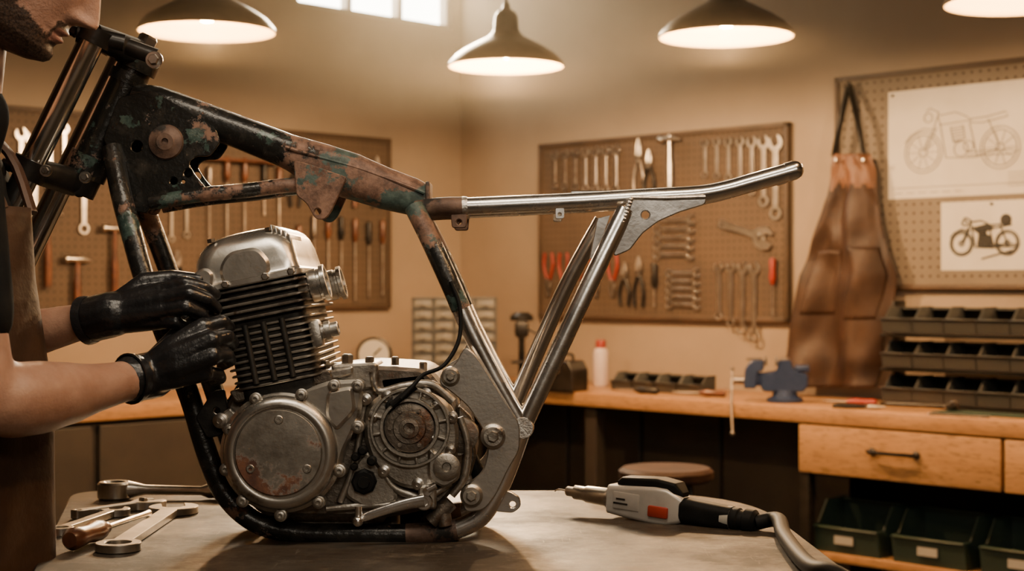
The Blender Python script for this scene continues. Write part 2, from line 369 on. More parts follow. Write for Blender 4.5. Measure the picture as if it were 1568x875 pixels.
strip(-.15,1.75,2.35,(-.1,2.6,.95),1.3,17)  # added above the bike for soft highlights on the metal
strip(.5,-.5,2.2,(-.1,2.6,1.05),1.5,20,(1,.86,.68))  # added fill behind the camera, brightens metal faces turned this way
strip(-.2,3.7,2.45,(-.1,2.7,1.0),1.2,5,(1,.76,.5))  # added weak back light over the far side of the table
wd=bpy.data.worlds.new('w'); bpy.context.scene.world=wd; wd.use_nodes=True
wd.node_tree.nodes['Background'].inputs[0].default_value=(1,.8,.6,1); wd.node_tree.nodes['Background'].inputs[1].default_value=.03

# ---------------------------------------------------------------- generic hand tools (drawn in x,z ; depth y)
def wrench_loops(L,k=1.,tilt=15):
    rb=.058*L*k+.004; ra=.075*L*k+.004; s=.026*L*k+.0015; out=[]
    d=math.asin(min(.9,s/rb))
    for i in range(21):
        a=pi/2+d+(2*pi-2*d)*i/20; out.append((rb*math.cos(a),rb+rb*math.sin(a)))
    hz=L-ra; e=math.asin(min(.9,s/ra)); t=rad(tilt); jw=ra*.45
    for i in range(9):
        a=-pi/2+e+(rad(58)+t-(-pi/2+e))*i/8; out.append((ra*math.cos(a),hz+ra*math.sin(a)))
    rot=lambda x,z:(x*math.cos(t)-z*math.sin(t),hz+x*math.sin(t)+z*math.cos(t))
    out+=[rot(jw,ra*.85),rot(jw,-ra*.05),rot(jw*.5,-ra*.35),rot(-jw*.5,-ra*.35),rot(-jw,-ra*.05),rot(-jw,ra*.85)]
    for i in range(9):
        a=rad(122)+t+(1.5*pi-e-rad(122)-t)*i/8; out.append((ra*math.cos(a),hz+ra*math.sin(a)))
    return [out,circ(0,rb,rb*.58,16)]
def place(x,z,ang=0,y=0): return Matrix.Translation((x,y,z))@Matrix.Rotation(ang,4,'Y')
def g_wrench(b,x,z,L,ang=0,k=1.,y=0,m=0,th=.006): b.plate(wrench_loops(L,k),-th,0,.001,m,place(x,z,ang,y))
def g_driver(b,x,z,L,ang=0,y=0,mh=1,ms=0):
    X=place(x,z,ang,y); b.lathe((0,-.014,L),(0,0,-1),[(0,0),(.010,.002),(.014,.012),(.012,.05),(.015,.08),(.010,.1),(.007,.11)],mh,12,X)
    b.tube([(0,-.014,L-.11),(0,-.014,.01),(0,-.014,0)],[.0035,.0035,.005],ms,8,0,X)
def g_hammer(b,x,z,L,ang=0,y=0,mh=1,ms=0):
    X=place(x,z,ang,y); b.tube([(0,-.02,0),(0,-.02,.1),(0,-.02,L*.6),(0,-.02,L)],[.014,.015,.010,.010],mh,12,0,X,flat=.7)
    b.tube([(-.055,-.02,L-.015),(-.04,-.02,L-.015),(-.035,-.02,L-.015),(.02,-.02,L-.015),(.06,-.02,L-.022)],[.016,.016,.012,.013,.004],ms,12,0,X)
def g_pliers(b,x,z,L,ang=0,y=0,mh=1,ms=0):
    X=place(x,z,ang,y)
    for s in (1,-1):
        b.tube([(s*.022,-.01,0),(s*.028,-.01,L*.3),(s*.008,-.01,L*.62)],[.007,.008,.006],mh,10,3,X)
        b.tube([(s*.006,-.01,L*.6),(-s*.010,-.01,L*.72),(-s*.009,-.01,L*.85),(-s*.003,-.01,L)],[.009,.008,.007,.003],ms,8,0,X)
    b.lathe((0,-.002,L*.66),(0,-1,0),[(0,0),(.013,0),(.013,.016),(0,.017)],ms,16,X)
def g_adj(b,x,z,L,ang=0,y=0,m=0,th=.012,sc=1.):
    X=place(x,z,ang,y); k=L*sc
    b.plate([rnd([(-.04*k,.0),(.04*k,0),(.045*k,.05*k),(.03*k,.2*k),(.035*k,L-.24*k),(.10*k,L-.20*k),(.13*k,L-.10*k),(.10*k,L-.02*k),(.04*k,L),(.02*k,L-.09*k),(-.02*k,L-.11*k),(-.05*k,L-.10*k),(-.04*k,L-.02*k),(-.08*k,L-.02*k),(-.12*k,L-.10*k),(-.09*k,L-.18*k),(-.035*k,L-.26*k),(-.03*k,.2*k),(-.045*k,.05*k)],.02*k),circ(0,.045*k,.018*k,12)],-th,0,.0015,m,X)
    b.lathe((.0,-th-.001,L-.16*k),(1,0,0),[(.018*k,-.03*k),(.02*k,-.02*k),(.02*k,.02*k),(.018*k,.03*k)],m,12,X)

# ---------------------------------------------------------------- pegboards + tools
def pegboard(Xf,W,u0,u1,v0,v1,mat,un=None):
    global T; T=Xf.copy(); um=(u0+u1)/2
    s0=W(u0,0)[0]; s1=W(u1,0)[0]; za=W(u0,v0)[1]; zb=W(u0,v1)[1]
    e=E('pegboard',Xf@vec((s0+s1)/2,-.01,(za+zb)/2))
    B().box(((s0+s1)/2,-.02,(za+zb)/2),(s1-s0,.012,za-zb)).make('perforated_panel',mat,e,smooth=0)
    b=B()
    for z in (za,zb): b.box(((s0+s1)/2,-.018,z),(s1-s0+.02,.034,.02),0,.003)
    for s in (s0,s1): b.box((s,-.018,(za+zb)/2),(.02,.034,za-zb+.02),0,.003)
    b.make('board_frame',m_frameW,e); T=I4.copy(); return e
pegboard(TR,WR,834,1210,225,484,m_peg)
pegboard(TL,WL,-60,590,160,478,m_peg)
pegboard(TR,WR,1288,1760,124,440,m_peg2)
n0=-.032
T=TR.copy()
e=E('wall_tool_set',TR@vec(1.2,-.04,1.7)); b=B()
mats=[m_tool,m_toold,m_red,m_handle,m_blk]
for i in range(7):
    u=850+i*15.5; s,z=WR(u,292+i*1.2,n0); L=.185+.007*i; g_wrench(b,s,z,L,0,1.3,n0,0 if i>2 else 1)
for i in range(7):
    u=1080+i*18.; s,z=WR(u,[274,276,279,284,300,318,338][i],n0); zt=WR(u,212-i*1.,n0)[1]; g_wrench(b,s,z,zt-z,0,1.2,n0)
s,z=WR(980,300,n0); g_pliers(b,s,z,.25,0,n0,1,0)
s,z=WR(996,300,n0); g_pliers(b,s,z,.20,0,n0,4,0)
s,z=WR(1029,290,n0); g_hammer(b,s,z,.23,0,n0,0,0)
for i in range(5):
    s,z=WR(1001,340+i*13,n0); g_wrench(b,s,z,.235-.002*i,rad(90),1.3,n0)
for i in range(5):
    s,z=WR(1020,420+i*12,n0); g_wrench(b,s,z,.19,rad(90),1.35,n0)
s,z=WR(1103,343,n0); g_adj(b,s,z,.28,rad(106),n0,0,.012,1.45)
for i,u in enumerate((1101,1119,1137,1155)):
    s,z=WR(u,[492,502,514,526][i],n0); zt=WR(u,402,n0)[1]; g_wrench(b,s,z,zt-z,0,1.0,n0)
s,z=WR(1186,484,n0); g_driver(b,s,z,.235,0,n0,2,1)
for u in (842,865,915,940):
    s,z=WR(u,388,n0); g_pliers(b,s,z,.20,pi,n0,2,1)
s,z=WR(980,470,n0); g_pliers(b,s,z,.22,0,n0,4,1); s,z=WR(958,468,n0); g_pliers(b,s,z,.19,0,n0,4,1)
s,z=WR(890,455,n0); g_driver(b,s,z,.19,0,n0,2,1); s,z=WR(878,452,n0); g_driver(b,s,z,.17,0,n0,4,1)
s,z=WR(1005,470,n0); g_driver(b,s,z,.19,0,n0,4,1)
for (u,v) in [(850+i*15.5,238) for i in range(7)]+[(1080+i*18,222) for i in range(7)]+[(1101+18*i,408) for i in range(4)]:
    s,z=WR(u,v,n0); b.tube([(s,-.02,z),(s,-.05,z),(s,-.056,z+.008)],.0018,1,6)
b.make('hanging_tools',mats,e)
T=TL.copy()
e=E('wall_tool_set',TL@vec(-1.5,-.04,1.6)); b=B(); mats=[m_tool,m_toold,m_red,m_handle,m_blk,m_orange]
for u,v0,v1,k in [(32,195,300,'w'),(52,200,345,'w'),(75,185,330,'w'),(98,190,262,'w'),(128,245,360,'w'),(262,310,372,'w'),(285,300,366,'w')]:
    s,z=WL(u,v1,n0); zt=WL(u,v0,n0)[1]; g_wrench(b,s,z,zt-z,0,1.15,n0,0)
for u,v0,v1,c in [(318,255,385,1),(345,240,372,3),(372,242,392,3),(402,250,330,4),(425,255,372,3),(500,330,450,3),(520,332,446,4),(541,335,460,3),(562,340,455,4),(455,345,425,3),(310,390,450,3),(478,330,440,1),(583,338,452,3)]:
    s,z=WL(u,v1,n0); zt=WL(u,v0,n0)[1]; g_driver(b,s,z,zt-z,0,n0,c,1)
for u,v0,v1,c in [(115,392,470,3),(172,345,450,3),(70,320,440,3),(540,235,318,3),(480,240,320,3)]:
    s,z=WL(u,v1,n0); zt=WL(u,v0,n0)[1]; g_hammer(b,s,z,zt-z,0,n0,c,0)
for u,v0,v1,c in [(270,385,445,4),(450,232,318,4),(575,240,320,4),(150,200,260,2)]:
    s,z=WL(u,v1,n0); zt=WL(u,v0,n0)[1]; g_pliers(b,s,z,zt-z,0,n0,c,1)
b.box((WL(340,0)[0],-.06,WL(340,247)[1]),(.50,.06,.012),3,.002)
b.make('hanging_tools',mats,e)

# ---------------------------------------------------------------- drawings on the grey pegboard
T=TR.copy()
def sketch(b,cx,cz,k,r,det=True,m=0,y=-.0305):
    def ring(x,z,R,n=28): b.tube([(cx+k*x+k*R*math.cos(2*pi*i/n),y,cz+k*z+k*R*math.sin(2*pi*i/n)) for i in range(n+1)],r,m,5)
    def ln(*p,rr=None): b.tube([(cx+k*a,y,cz+k*c) for a,c in p],rr or r,m,5)
    for x in (-.72,.72):
        ring(x,-.3,.36); ring(x,-.3,.30); ring(x,-.3,.07)
        if det:
            for q in range(10): ln((x+.07*math.cos(q*.628),-.3+.07*math.sin(q*.628)),(x+.3*math.cos(q*.628),-.3+.3*math.sin(q*.628)),rr=r*.6)
    ln((-.72,-.3),(-.52,.1),(-.42,.38)); ln((-.66,-.28),(-.46,.12)); ln((-.42,.38),(-.58,.46),(-.66,.42)); ln((-.42,.32),(-.1,.36),(.12,.26),(.2,.2),(-.38,.16),(-.44,.3))
    ln((.18,.22),(.5,.24),(.82,.3),(.86,.22),(.4,.14),(.16,.16)); ln((-.4,.2),(-.28,-.42),(.28,-.44),(.72,-.3)); ln((.16,.16),(.3,-.42)); ln((.5,.2),(.72,-.3))
    ring(.0,-.28,.13); ring(.14,-.24,.09); ln((-.14,-.16),(-.2,.1),(.04,.12),(.08,-.12),(-.14,-.16))
    for q in range(5): ln((-.19+.01*q,.06-.05*q),(.06,.08-.05*q))
    ring(-.62,.30,.08); ln((.1,-.4),(.9,-.42),(1.05,-.36),(.9,-.34),(.1,-.34)); ln((-1.08,-.12),(-.95,.02),(-.72,.12),(-.5,.08))
s0,z0=WR(1360,142,-.03); s1=WR(1600,142,-.03)[0]; z1=WR(1360,306,-.03)[1]
e=E('blueprint_drawing',TR@vec((s0+s1)/2,-.03,(z0+z1)/2))
B().box(((s0+s1)/2,-.028,(z0+z1)/2),(s1-s0,.002,z0-z1)).make('paper_sheet',m_paper,e,smooth=0)
b=B(); sketch(b,(s0+s1)/2-.01,(z0+z1)/2+.03,.215,.0015)
for i in range(6): b.tube([(s0+.03+.05*i,-.0305,z1+.02),(s0+.06+.05*i,-.0305,z1+.02)],.001,0,4)
for i in range(5): b.tube([(s1-.14,-.0305,z1+.03+.012*i),(s1-.06,-.0305,z1+.03+.012*i)],.0009,0,4)
b.tube([(s0+.02,-.0305,z1+.04),(s1-.02,-.0305,z1+.04)],.0008,0,4)
b.make('pencil_lines',m_ink,e)
b=B()
for s in (s0+.02,s1-.02): b.lathe((s,-.029,z0-.015),(0,-1,0),[(.004,0),(.006,.004),(0,.007)],0,10)
b.make('pins',m_blk,e)
s0,z0=WR(1441,311,-.03); s1=WR(1590,311,-.03)[0]; z1=WR(1441,415,-.03)[1]
e=E('motorcycle_print',TR@vec((s0+s1)/2,-.03,(z0+z1)/2))
B().box(((s0+s1)/2,-.028,(z0+z1)/2),(s1-s0,.002,z0-z1)).make('paper_sheet',m_paper,e,smooth=0)
b=B(); cx=WR(1507,0,-.03)[0]; cz=(z0+z1)/2; sketch(b,cx,cz+.01,.125,.0028,False)
b.plate([rnd([(cx-.05,cz+.03),(cx+.02,cz+.045),(cx+.04,cz+.02),(cx-.03,cz+.01)],.01)],-.0315,-.0295); b.plate([rnd([(cx-.03,cz-.04),(cx+.03,cz-.04),(cx+.03,cz+.0),(cx-.02,cz+.01)],.01)],-.0315,-.0295)
b.plate([circ(cx+.085,cz+.055,.022,14)],-.0315,-.0295); b.tube([(cx-.01,-.0305,cz-.085),(cx+.11,-.0305,cz-.055)],.003,0,6)
b.lathe((cx+.03,-.029,z0-.012),(0,-1,0),[(.004,0),(.006,.004),(0,.007)],0,10)
b.make('ink_drawing',m_ink2,e)

# ---------------------------------------------------------------- hanging leather apron
e=E('leather_apron',TR@vec(WR(1300,0)[0],-.12,1.5))
ay=-.12
rows=[(236,1273,1326),(262,1271,1332),(300,1266,1336),(340,1252,1342),(380,1240,1352),(420,1228,1366),(470,1219,1358),(520,1211,1350),(560,1205,1346),(594,1199,1342)]
nr=60; nc=56; g=[]
for i in range(nr):
    t=i/(nr-1)*(len(rows)-1); k=min(int(t),len(rows)-2); f=t-k
    v=rows[k][0]*(1-f)+rows[k+1][0]*f; a=rows[k][1]*(1-f)+rows[k+1][1]*f; c=rows[k][2]*(1-f)+rows[k+1][2]*f
    r=[]
    for j in range(nc):
        q=j/(nc-1); s,z=WR(a+(c-a)*q,v,ay); amp=.014+.065*i/nr
        w1=.5+.5*math.sin(q*9.5+1.2*math.sin(i*.07)+.8); w2=noise.noise(Vector((q*5,i*.12,3.)))
        yy=ay+.04-amp*w1-.024*w2-.02*math.sin(pi*q)
        r.append((s,yy,z))
    g.append(r)
b=B(); b.add([p for r in g for p in r],[[i*nc+j,i*nc+j+1,(i+1)*nc+j+1,(i+1)*nc+j] for i in range(nr-1) for j in range(nc-1)])
for k in range(len(b.f)):
    i_,j_=divmod(k,nc-1); b.m[k]=1 if i_<10+2.5*noise.noise(Vector((j_*.15,0,0))) else 0
o=b.make('apron_body',[m_leatherd,m_leather2],e,80); md=o.modifiers.new('s','SOLIDIFY'); md.thickness=.004
def gat(i,j,off): p=g[i][j]; return (p[0],p[1]-off,p[2])
b=B()
for (i0,i1,j0,j1) in ((27,42,5,24),(26,43,31,51)):
    vs=[]; w=j1-j0
    for i in range(i0,i1):
        for j in range(j0,j1):
            q=(j-j0)/(w-1); tp=math.sin(pi*q)**.5; vs.append(gat(i,j,.005+.022*tp*(1-(i-i0)/(i1-i0))))
    b.add(vs,[[i*w+j,i*w+j+1,(i+1)*w+j+1,(i+1)*w+j] for i in range(i1-i0-1) for j in range(w-1)])
o=b.make('pockets',m_leatherd,e,80); md=o.modifiers.new('s','SOLIDIFY'); md.thickness=.004
b=B(); pk=WR(1300,132,-.06)
def wp(u,v,n=-.09): s,z=WR(u,v,n); return (s,n,z)
b.tube([wp(1277,240),wp(1286,190),wp(1298,135,-.06)],.008,0,8,4,flat=2.2); b.tube([wp(1322,240),wp(1314,190),wp(1302,135,-.06)],.008,0,8,4,flat=2.2)
b.tube([wp(1298,136,-.06),wp(1300,128,-.055),wp(1303,136,-.06)],.007,0,8,3)
b.tube([wp(1322,240,-.06),wp(1332,330,-.05),wp(1348,440,-.06)],.007,0,8,4)
b.tube([(pk[0],-.015,pk[1]),(pk[0],-.08,pk[1]),(pk[0],-.09,pk[1]+.02)],.005,1,8)
for u in (1280,1322): b.lathe(wp(u,246,-.125),(0,-1,0),[(.0,0),(.008,0),(.006,.004),(0,.005)],1,12)
b.make('straps',[m_blk,m_bolt],e)

# ---------------------------------------------------------------- workbench
T=I4.copy(); BZ=.803; BD=.567
wb=E('workbench',TR@vec(1.5,-.3,.8))
T=TR.copy()
b=B(); b.box(((.0+5.2)/2,-BD/2,BZ-.0275),(5.2,BD,.055),0,.004)
b.make('bench_top_right',m_wood,wb)
T=TL.copy(); B().box((-2.6-BD-.002,-BD/2,BZ-.0275),(5.2,BD,.055),0,.004).make('bench_top_left',m_wood,wb)
b=B(); b.box((-2.9,-.30,BZ/2-.03),(4.6,.46,BZ-.06),0,.004)
for k in range(8): b.box((-.95-k*.55,-.54,.40),(.52,.02,.66),0,.005)
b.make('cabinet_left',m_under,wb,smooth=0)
T=TR.copy()
sd=WR(1222,0,-BD)[0]
b=B(); b.box((sd/2+.2,-.13,BZ/2-.03),(sd-.4,.20,BZ-.06),0,.004)
for k in range(4): b.box((.75+k*.42,-.24,.40),(.40,.02,.66),0,.005)
for s in (.62,1.35,): b.box((s,-BD+.06,(BZ-.055)/2),(.06,.06,BZ-.055),0,.004)
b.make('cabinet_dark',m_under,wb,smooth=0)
sd2=WR(1533,0,-BD)[0]; ztop=BZ-.062; zbot=WR(1222,723,-BD)[1]
b=B()
for a,c in ((sd,sd2),(sd2+.008,sd2+.008+(sd2-sd))): b.box(((a+c)/2,-BD+.012,(ztop+zbot)/2),(c-a-.006,.024,ztop-zbot),0,.003)
b.make('drawer_fronts',m_wood2,wb)
b=B()
for a,c in ((sd,sd2),(sd2+.008,sd2+.008+(sd2-sd))):
    cx=(a+c)/2; hz=(ztop+zbot)/2+.01; hw=.085
    b.tube([(cx-hw,-BD,hz),(cx-hw+.008,-BD-.03,hz),(cx+hw-.008,-BD-.03,hz),(cx+hw,-BD,hz)],[.007,.007,.007,.007],0,8,3,flat=1.4)
    for q in (-hw,hw): b.lathe((cx+q,-BD,hz),(0,-1,0),[(.014,0),(.014,.006),(.008,.012)],0,12)
b.make('drawer_handles',m_blk,wb)
b=B()
for s in (sd+.02,sd+1.6): 
    for y in (-BD+.03,-.06): b.box((s,y,zbot/2),(.04,.04,zbot),0,.003)
b.box((sd+.9,-BD/2,zbot+.0),(1.8,BD-.06,.02)); b.make('bench_frame',m_blk,wb)
b=B(); b.box((sd+.85,-BD/2+.0,.27),(1.65,BD-.09,.03),0,.003); b.make('lower_shelf',m_wood,wb)
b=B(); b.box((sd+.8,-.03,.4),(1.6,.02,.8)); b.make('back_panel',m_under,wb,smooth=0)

def bins(name,items,mat,lab=True):
    """items: (s,y,z,w,d,h) open-front stacking bins (front towards -y)"""
    s,y,z=items[0][:3]; e=E(name,T@vec(s,y,z)); b=B(); l=B()
    for (s,y,z,w,d,h) in items:
        prof=[(0,0),(0,h),(-d*.55,h),(-d*.8,h*.55),(-d,h*.55),(-d*.93,0)]
        for q in (-1,1):
            vs=[(s+q*w/2,y+a,z+c) for a,c in prof]; b.add(vs,[[0,1,2,3],[0,3,4,5]])
        L=s-w/2;R=s+w/2
        b.add([(L,y,z),(R,y,z),(R,y-d*.93,z),(L,y-d*.93,z)],[[0,1,2,3]]); b.add([(L,y,z),(R,y,z),(R,y,z+h),(L,y,z+h)],[[0,1,2,3]])
        b.add([(L,y-d*.93,z),(R,y-d*.93,z),(R,y-d,z+h*.55),(L,y-d,z+h*.55)],[[0,1,2,3]])
        b.add([(L,y-d*1.05,z+h*.53),(R,y-d*1.05,z+h*.53),(R,y-d,z+h*.55),(L,y-d,z+h*.55)],[[0,1,2,3]])
        b.box((s,y-.01,z+h-.004),(w,.02,.008)); 
        for q in (-1,1): b.tube([(s+q*w/2,y,z+h),(s+q*w/2,y-d*.55,z+h),(s+q*w/2,y-d*.8,z+h*.55)],.0035,0,6)
        if lab: l.box((s,y-d*1.0,z+h*.28),(w*lab,.004,h*.17))
    o=b.make(name+'_shells',mat,e,30); md=o.modifiers.new('s','SOLIDIFY'); md.thickness=.004; md.offset=-1
    if lab: l.make('labels',m_label,e)
    return e
it=[]; nb=-.20
for r in range(3):
    zz=BZ+.002+.125*(2-r)
    sa=WR(1348,0,nb-.1)[0]; wdt=.125
    for k in range(6): it.append((sa+wdt*(k+.5),nb+.05,zz+.014,wdt-.004,.15,.092))
e=bins('parts_bin_rack',it,m_bin,False)
b=B(); sa=WR(1348,0,nb-.1)[0]
for r in range(3): b.box((sa+.375,nb,BZ+.006+.125*r),(.78,.16,.010),0,.002)
for s in (sa-.008,sa+.758): b.box((s,nb+.04,BZ+.19),(.012,.08,.38),0,.002)
for i in range(40):
    x=it[random.randrange(18)]; b.ball((x[0]+random.uniform(-.04,.04),x[1]-.06,x[2]+.02),(.018,.014,.016),random.choice((1,1,2)),seg=8)
b.make('rack_frame',[m_blk,m_tool,m_handle],e)
it=[(sd+.16+.33*k,-.30,.287,.27,.22,.17) for k in range(4)]
bins('storage_bin',it,m_bing,.28)
sa=WR(948,0,-.3)[0]; e=bins('small_parts_tray',[(sa+.06+.118*k,-.25,BZ+.001,.112,.11,.07) for k in range(4)],m_bin,False)
def onbench(name,fn,s,n,ang,mats):
    global T; T=TR@Matrix.Translation((s,n,BZ+.001))@Matrix.Rotation(ang,4,'Z')@Matrix.Rotation(rad(-90),4,'X')
    b=B(); fn(b); o=b.make(name,mats); T=TR.copy(); return o
sA=lambda u,n: WR(u,0,n)[0]
onbench('screwdriver',lambda b:g_driver(b,0,0,.2,0,0,1,0),sA(950,-.45),-.48,rad(-80),[m_toold,m_blk])
onbench('screwdriver',lambda b:g_driver(b,0,0,.22,0,0,1,0),sA(1030,-.45),-.45,rad(-70),[m_toold,m_handle])
onbench('screwdriver',lambda b:g_driver(b,0,0,.2,0,0,1,0),sA(1265,-.4),-.42,rad(-75),[m_toold,m_red])
onbench('hammer',lambda b:g_hammer(b,0,0,.24,0,0,1,0),sA(1362,-.42),-.44,rad(-75),[m_toold,m_blk])
onbench('wrench',lambda b:g_wrench(b,0,0,.22,0,1.1,0,0),sA(1430,-.5),-.54,rad(-84),[m_tool])
onbench('pliers',lambda b:g_pliers(b,0,0,.18,0,0,1,0),sA(1285,-.5),-.53,rad(-70),[m_tool,m_blk])
T=TR.copy()
B().box((sA(1510,-.45),-.39,BZ+.003),(.40,.13,.004),0,.001).make('cutting_mat',m_mat)
s=sA(920,-.22); e=E('spray_can',TR@vec(s,-.22,BZ))
B().lathe((s,-.22,BZ+.001),(0,0,1),[(0,0),(.031,0),(.033,.004),(.033,.145),(.030,.152),(.022,.165),(.012,.17)]).make('can_body',m_white,e)
B().lathe((s,-.22,BZ+.165),(0,0,1),[(.022,0),(.022,.03),(.019,.036),(0,.037)]).make('cap',m_red,e)
# vise
s=sA(1190,-.45); n=-.42; e=E('bench_vise',TR@vec(s,n,BZ)); T=TR@Matrix.Translation((s,n,BZ+.001))@Matrix.Rotation(rad(35),4,'Z')@Matrix.Scale(1.12,4)
b=B(); b.lathe((.01,0,0),(0,0,1),[(0,0),(.060,0),(.060,.012),(.042,.02),(.038,.04),(0,.04)])
b.plate([rnd([(-.07,.050),(-.06,.035),(.07,.035),(.085,.055),(.085,.095),(.05,.10),(.035,.115),(.03,.14),(-.012,.14),(-.016,.105),(-.07,.095)],.010)],-.032,.032,.004)
b.box((.065,0,.112),(.05,.05,.022),0,.005)
b.plate([rnd([(-.125,.045),(-.085,.045),(-.08,.10),(-.06,.105),(-.058,.14),(-.10,.14),(-.122,.11)],.008)],-.036,.036,.004)
b.box((-.05,0,.075),(.09,.04,.045),0,.006)
b.make('vise_body',m_blue,e)
b=B(); b.box((-.053,0,.136),(.008,.088,.026),0,.001); b.box((-.018,0,.136),(.008,.088,.026),0,.001); b.tube([(-.17,0,.07),(-.12,0,.07)],.013); b.tube([(-.165,0,.11),(-.165,-.06,-.03),(-.16,-.09,-.10)],.0045); b.ball((-.165,0,.11),.008); b.ball((-.16,-.09,-.10),.008)
b.box((-.092,0,.143),(.05,.06,.006),0,.001); b.box((.010,0,.143),(.03,.06,.006),0,.001)
b.make('jaws_and_handle',m_toold,e); T=I4.copy()
# small parts cabinet in the corner
c=P(696,0,6.55); e=E('small_parts_cabinet',(c.x,6.55,BZ)); T=Matrix.Translation((c.x,6.5,BZ+.001))
cw=.36; ch=.385
b=B(); b.box((0,.09,ch/2),(cw,.18,ch),0,.004)
for k in range(9): b.box((0,-.006,.005+k*(ch-.01)/8),(cw,.02,.006))
for k in range(5): b.box((-cw/2+.004+k*(cw-.008)/4,-.006,ch/2),(.006,.02,ch))
b.make('carcass',m_cab,e)
b=B()
for i in range(8):
    for j in range(4): b.box((-cw/2+.049+j*.088,-.004,.03+i*.047),(.074,.012,.034),0,.002); b.box((-cw/2+.049+j*.088,-.013,.025+i*.047),(.024,.01,.006))
b.make('clear_drawers',m_draw,e)
# gauge
p=P(573,540,6.2); T=I4.copy(); e=E('dial_gauge',(p.x,6.2,BZ))
b=B(); b.lathe((p.x,6.2,p.z-.01),(0,-1,0),[(0,-.03),(.066,-.03),(.072,-.02),(.072,.012),(.064,.016),(.060,.008)],0,36); b.tube([(p.x,6.2,p.z-.07),(p.x,6.2,BZ+.01)],.012); b.lathe((p.x,6.2,BZ+.001),(0,0,1),[(0,0),(.05,0),(.05,.01),(.02,.016),(0,.016)]); b.tube([(p.x,6.182,p.z-.01),(p.x+.03,6.182,p.z+.02)],.003,0,6); b.make('case',m_blk,e)
B().lathe((p.x,6.19,p.z-.01),(0,-1,0),[(0,0),(.061,0),(.061,.003),(0,.003)],0,36).make('dial',m_dial,e)
# drill press + toolbox
p=P(806,0,6.55); e=E('drill_press',(p.x,6.55,BZ)); T=Matrix.Translation((p.x-.02,6.55,BZ+.001))
b=B(); b.box((0,0,.012),(.13,.15,.024),0,.005); b.tube([(0,.04,.02),(0,.04,.31)],.014); b.box((0,-.0,.25),(.06,.15,.07),0,.015); b.tube([(0,-.05,.22),(0,-.05,.15)],[.016,.006]); b.lathe((0,.03,.285),(0,0,1),[(0,0),(.05,0),(.05,.02),(.03,.035),(0,.036)]); b.tube([(.03,-.03,.25),(.08,-.05,.22)],.005); b.ball((.08,-.05,.22),.01); b.box((0,-.03,.11),(.09,.09,.01),0,.002)
b.make('press_body',m_blk,e)
p=P(866,0,6.4); e=E('toolbox',(p.x,6.4,BZ)); T=Matrix.Translation((p.x,6.36,BZ+.001))@Matrix.Rotation(rad(-45),4,'Z')
b=B(); b.plate([rnd([(-.08,0),(.08,0),(.08,.09),(.055,.125),(-.055,.125),(-.08,.09)],.008)],-.05,.05,.003); b.tube([(-.04,0,.12),(-.035,0,.15),(.035,0,.15),(.04,0,.12)],.006,0,8,3); b.box((0,-.052,.09),(.02,.006,.03),1); b.make('toolbox_body',[m_blk,m_tool],e)
# stool
p=P(1020,722,4.6); e=E('workshop_stool',(p.x,4.6,0)); T=Matrix.Translation((p.x,4.6,0)); zs=p.z+.01
b=B(); b.lathe((0,0,zs-.04),(0,0,1),[(0,0),(.13,0),(.142,.01),(.142,.03),(.13,.04),(.08,.036),(0,.034)],0,40); b.make('seat',m_seat,e)
b=B()
for k in range(4):
    a=pi/4+k*pi/2; b.tube([(.09*math.cos(a),.09*math.sin(a),zs-.04),(.19*math.cos(a),.19*math.sin(a),0)],.011)
b.tube([(.155*math.cos(2*pi*i/24),.155*math.sin(2*pi*i/24),.25) for i in range(25)],.008,0,8); b.make('legs',m_blk,e); T=I4.copy()

# ---------------------------------------------------------------- work table
TZ=.82
tb=E('work_table',(-.2,2.6,.8))
out=[(-.675,2.12),(-.90,3.14),(.47,3.14),(.50,2.0),(.36,1.92),(-.60,1.92)]
ot=[]
for i,r in zip(range(6),(.06,.10,.36,.2,.1,.1)):
    a,b_,c=Vector(out[i-1]),Vector(out[i]),Vector(out[(i+1)%6]); p=b_+(a-b_).normalized()*r; q=b_+(c-b_).normalized()*r
    for j in range(11): t=j/10; w=(1-t)**2*p+2*t*(1-t)*b_+t*t*q; ot.append((w.x,w.y))
Xt=Matrix(((1,0,0,0),(0,0,1,0),(0,-1,0,TZ),(0,0,0,1)))  # plate x,z -> world x,y ; depth -> down
B().plate([ot],0,.035,.003,0,Xt).make('steel_top',m_table,tb)
b=B()
for x,y in ((-.55,2.15),(.38,2.1),(.35,2.95),(-.72,3.0)): b.box((x,y,.39),(.05,.05,.78),0,.004)
b.box((-.1,2.95,.70),(1.2,.03,.06)); b.box((-.08,2.15,.70),(.95,.03,.06)); b.box((-.1,2.55,.16),(1.0,.6,.02))
b.make('table_legs',m_under,tb)

# ---------------------------------------------------------------- motorcycle frame
YN=2.52; mir=lambda p: Vector((p[0],5.24-p[1],p[2]))
fr=E('motorcycle_frame',(0,2.62,1.2))
def pl(l,y): return [P(a,b_,y) for a,b_ in l]
def tubes(name,l,r,mat,ys=None,sub=6,both=True,seg=20):
    pts=[P(q[0],q[1],q[2] if len(q)>2 else YN) for q in l]
    b=B(); b.tube(pts,r,0,seg,sub)
    if both: b.tube([mir(p) for p in pts],r,0,seg,sub)
    return b.make(name,mat,fr,50)
tubes('downtube_cradle',[(172,228,2.585),(186,300,2.55),(205,372,2.53),(222,430),(256,520),(291,610),(318,698),(346,760),(392,801),(455,817),(540,820),(625,820)],.0175,m_black)
tubes('cradle_rear_rusty',[(622,820),(660,818),(700,812)],.0185,m_rust2)
tubes('cradle_rear_bare',[(698,812),(735,793),(762,752),(782,705),(800,655)],.0165,m_steel)
tubes('seat_tube_upper',[(634,318,2.56),(656,362,2.54),(690,436),(706,474)],.0165,m_black)
tubes('seat_tube_lower',[(704,470),(722,510),(758,580),(800,655)],.0155,m_steel)
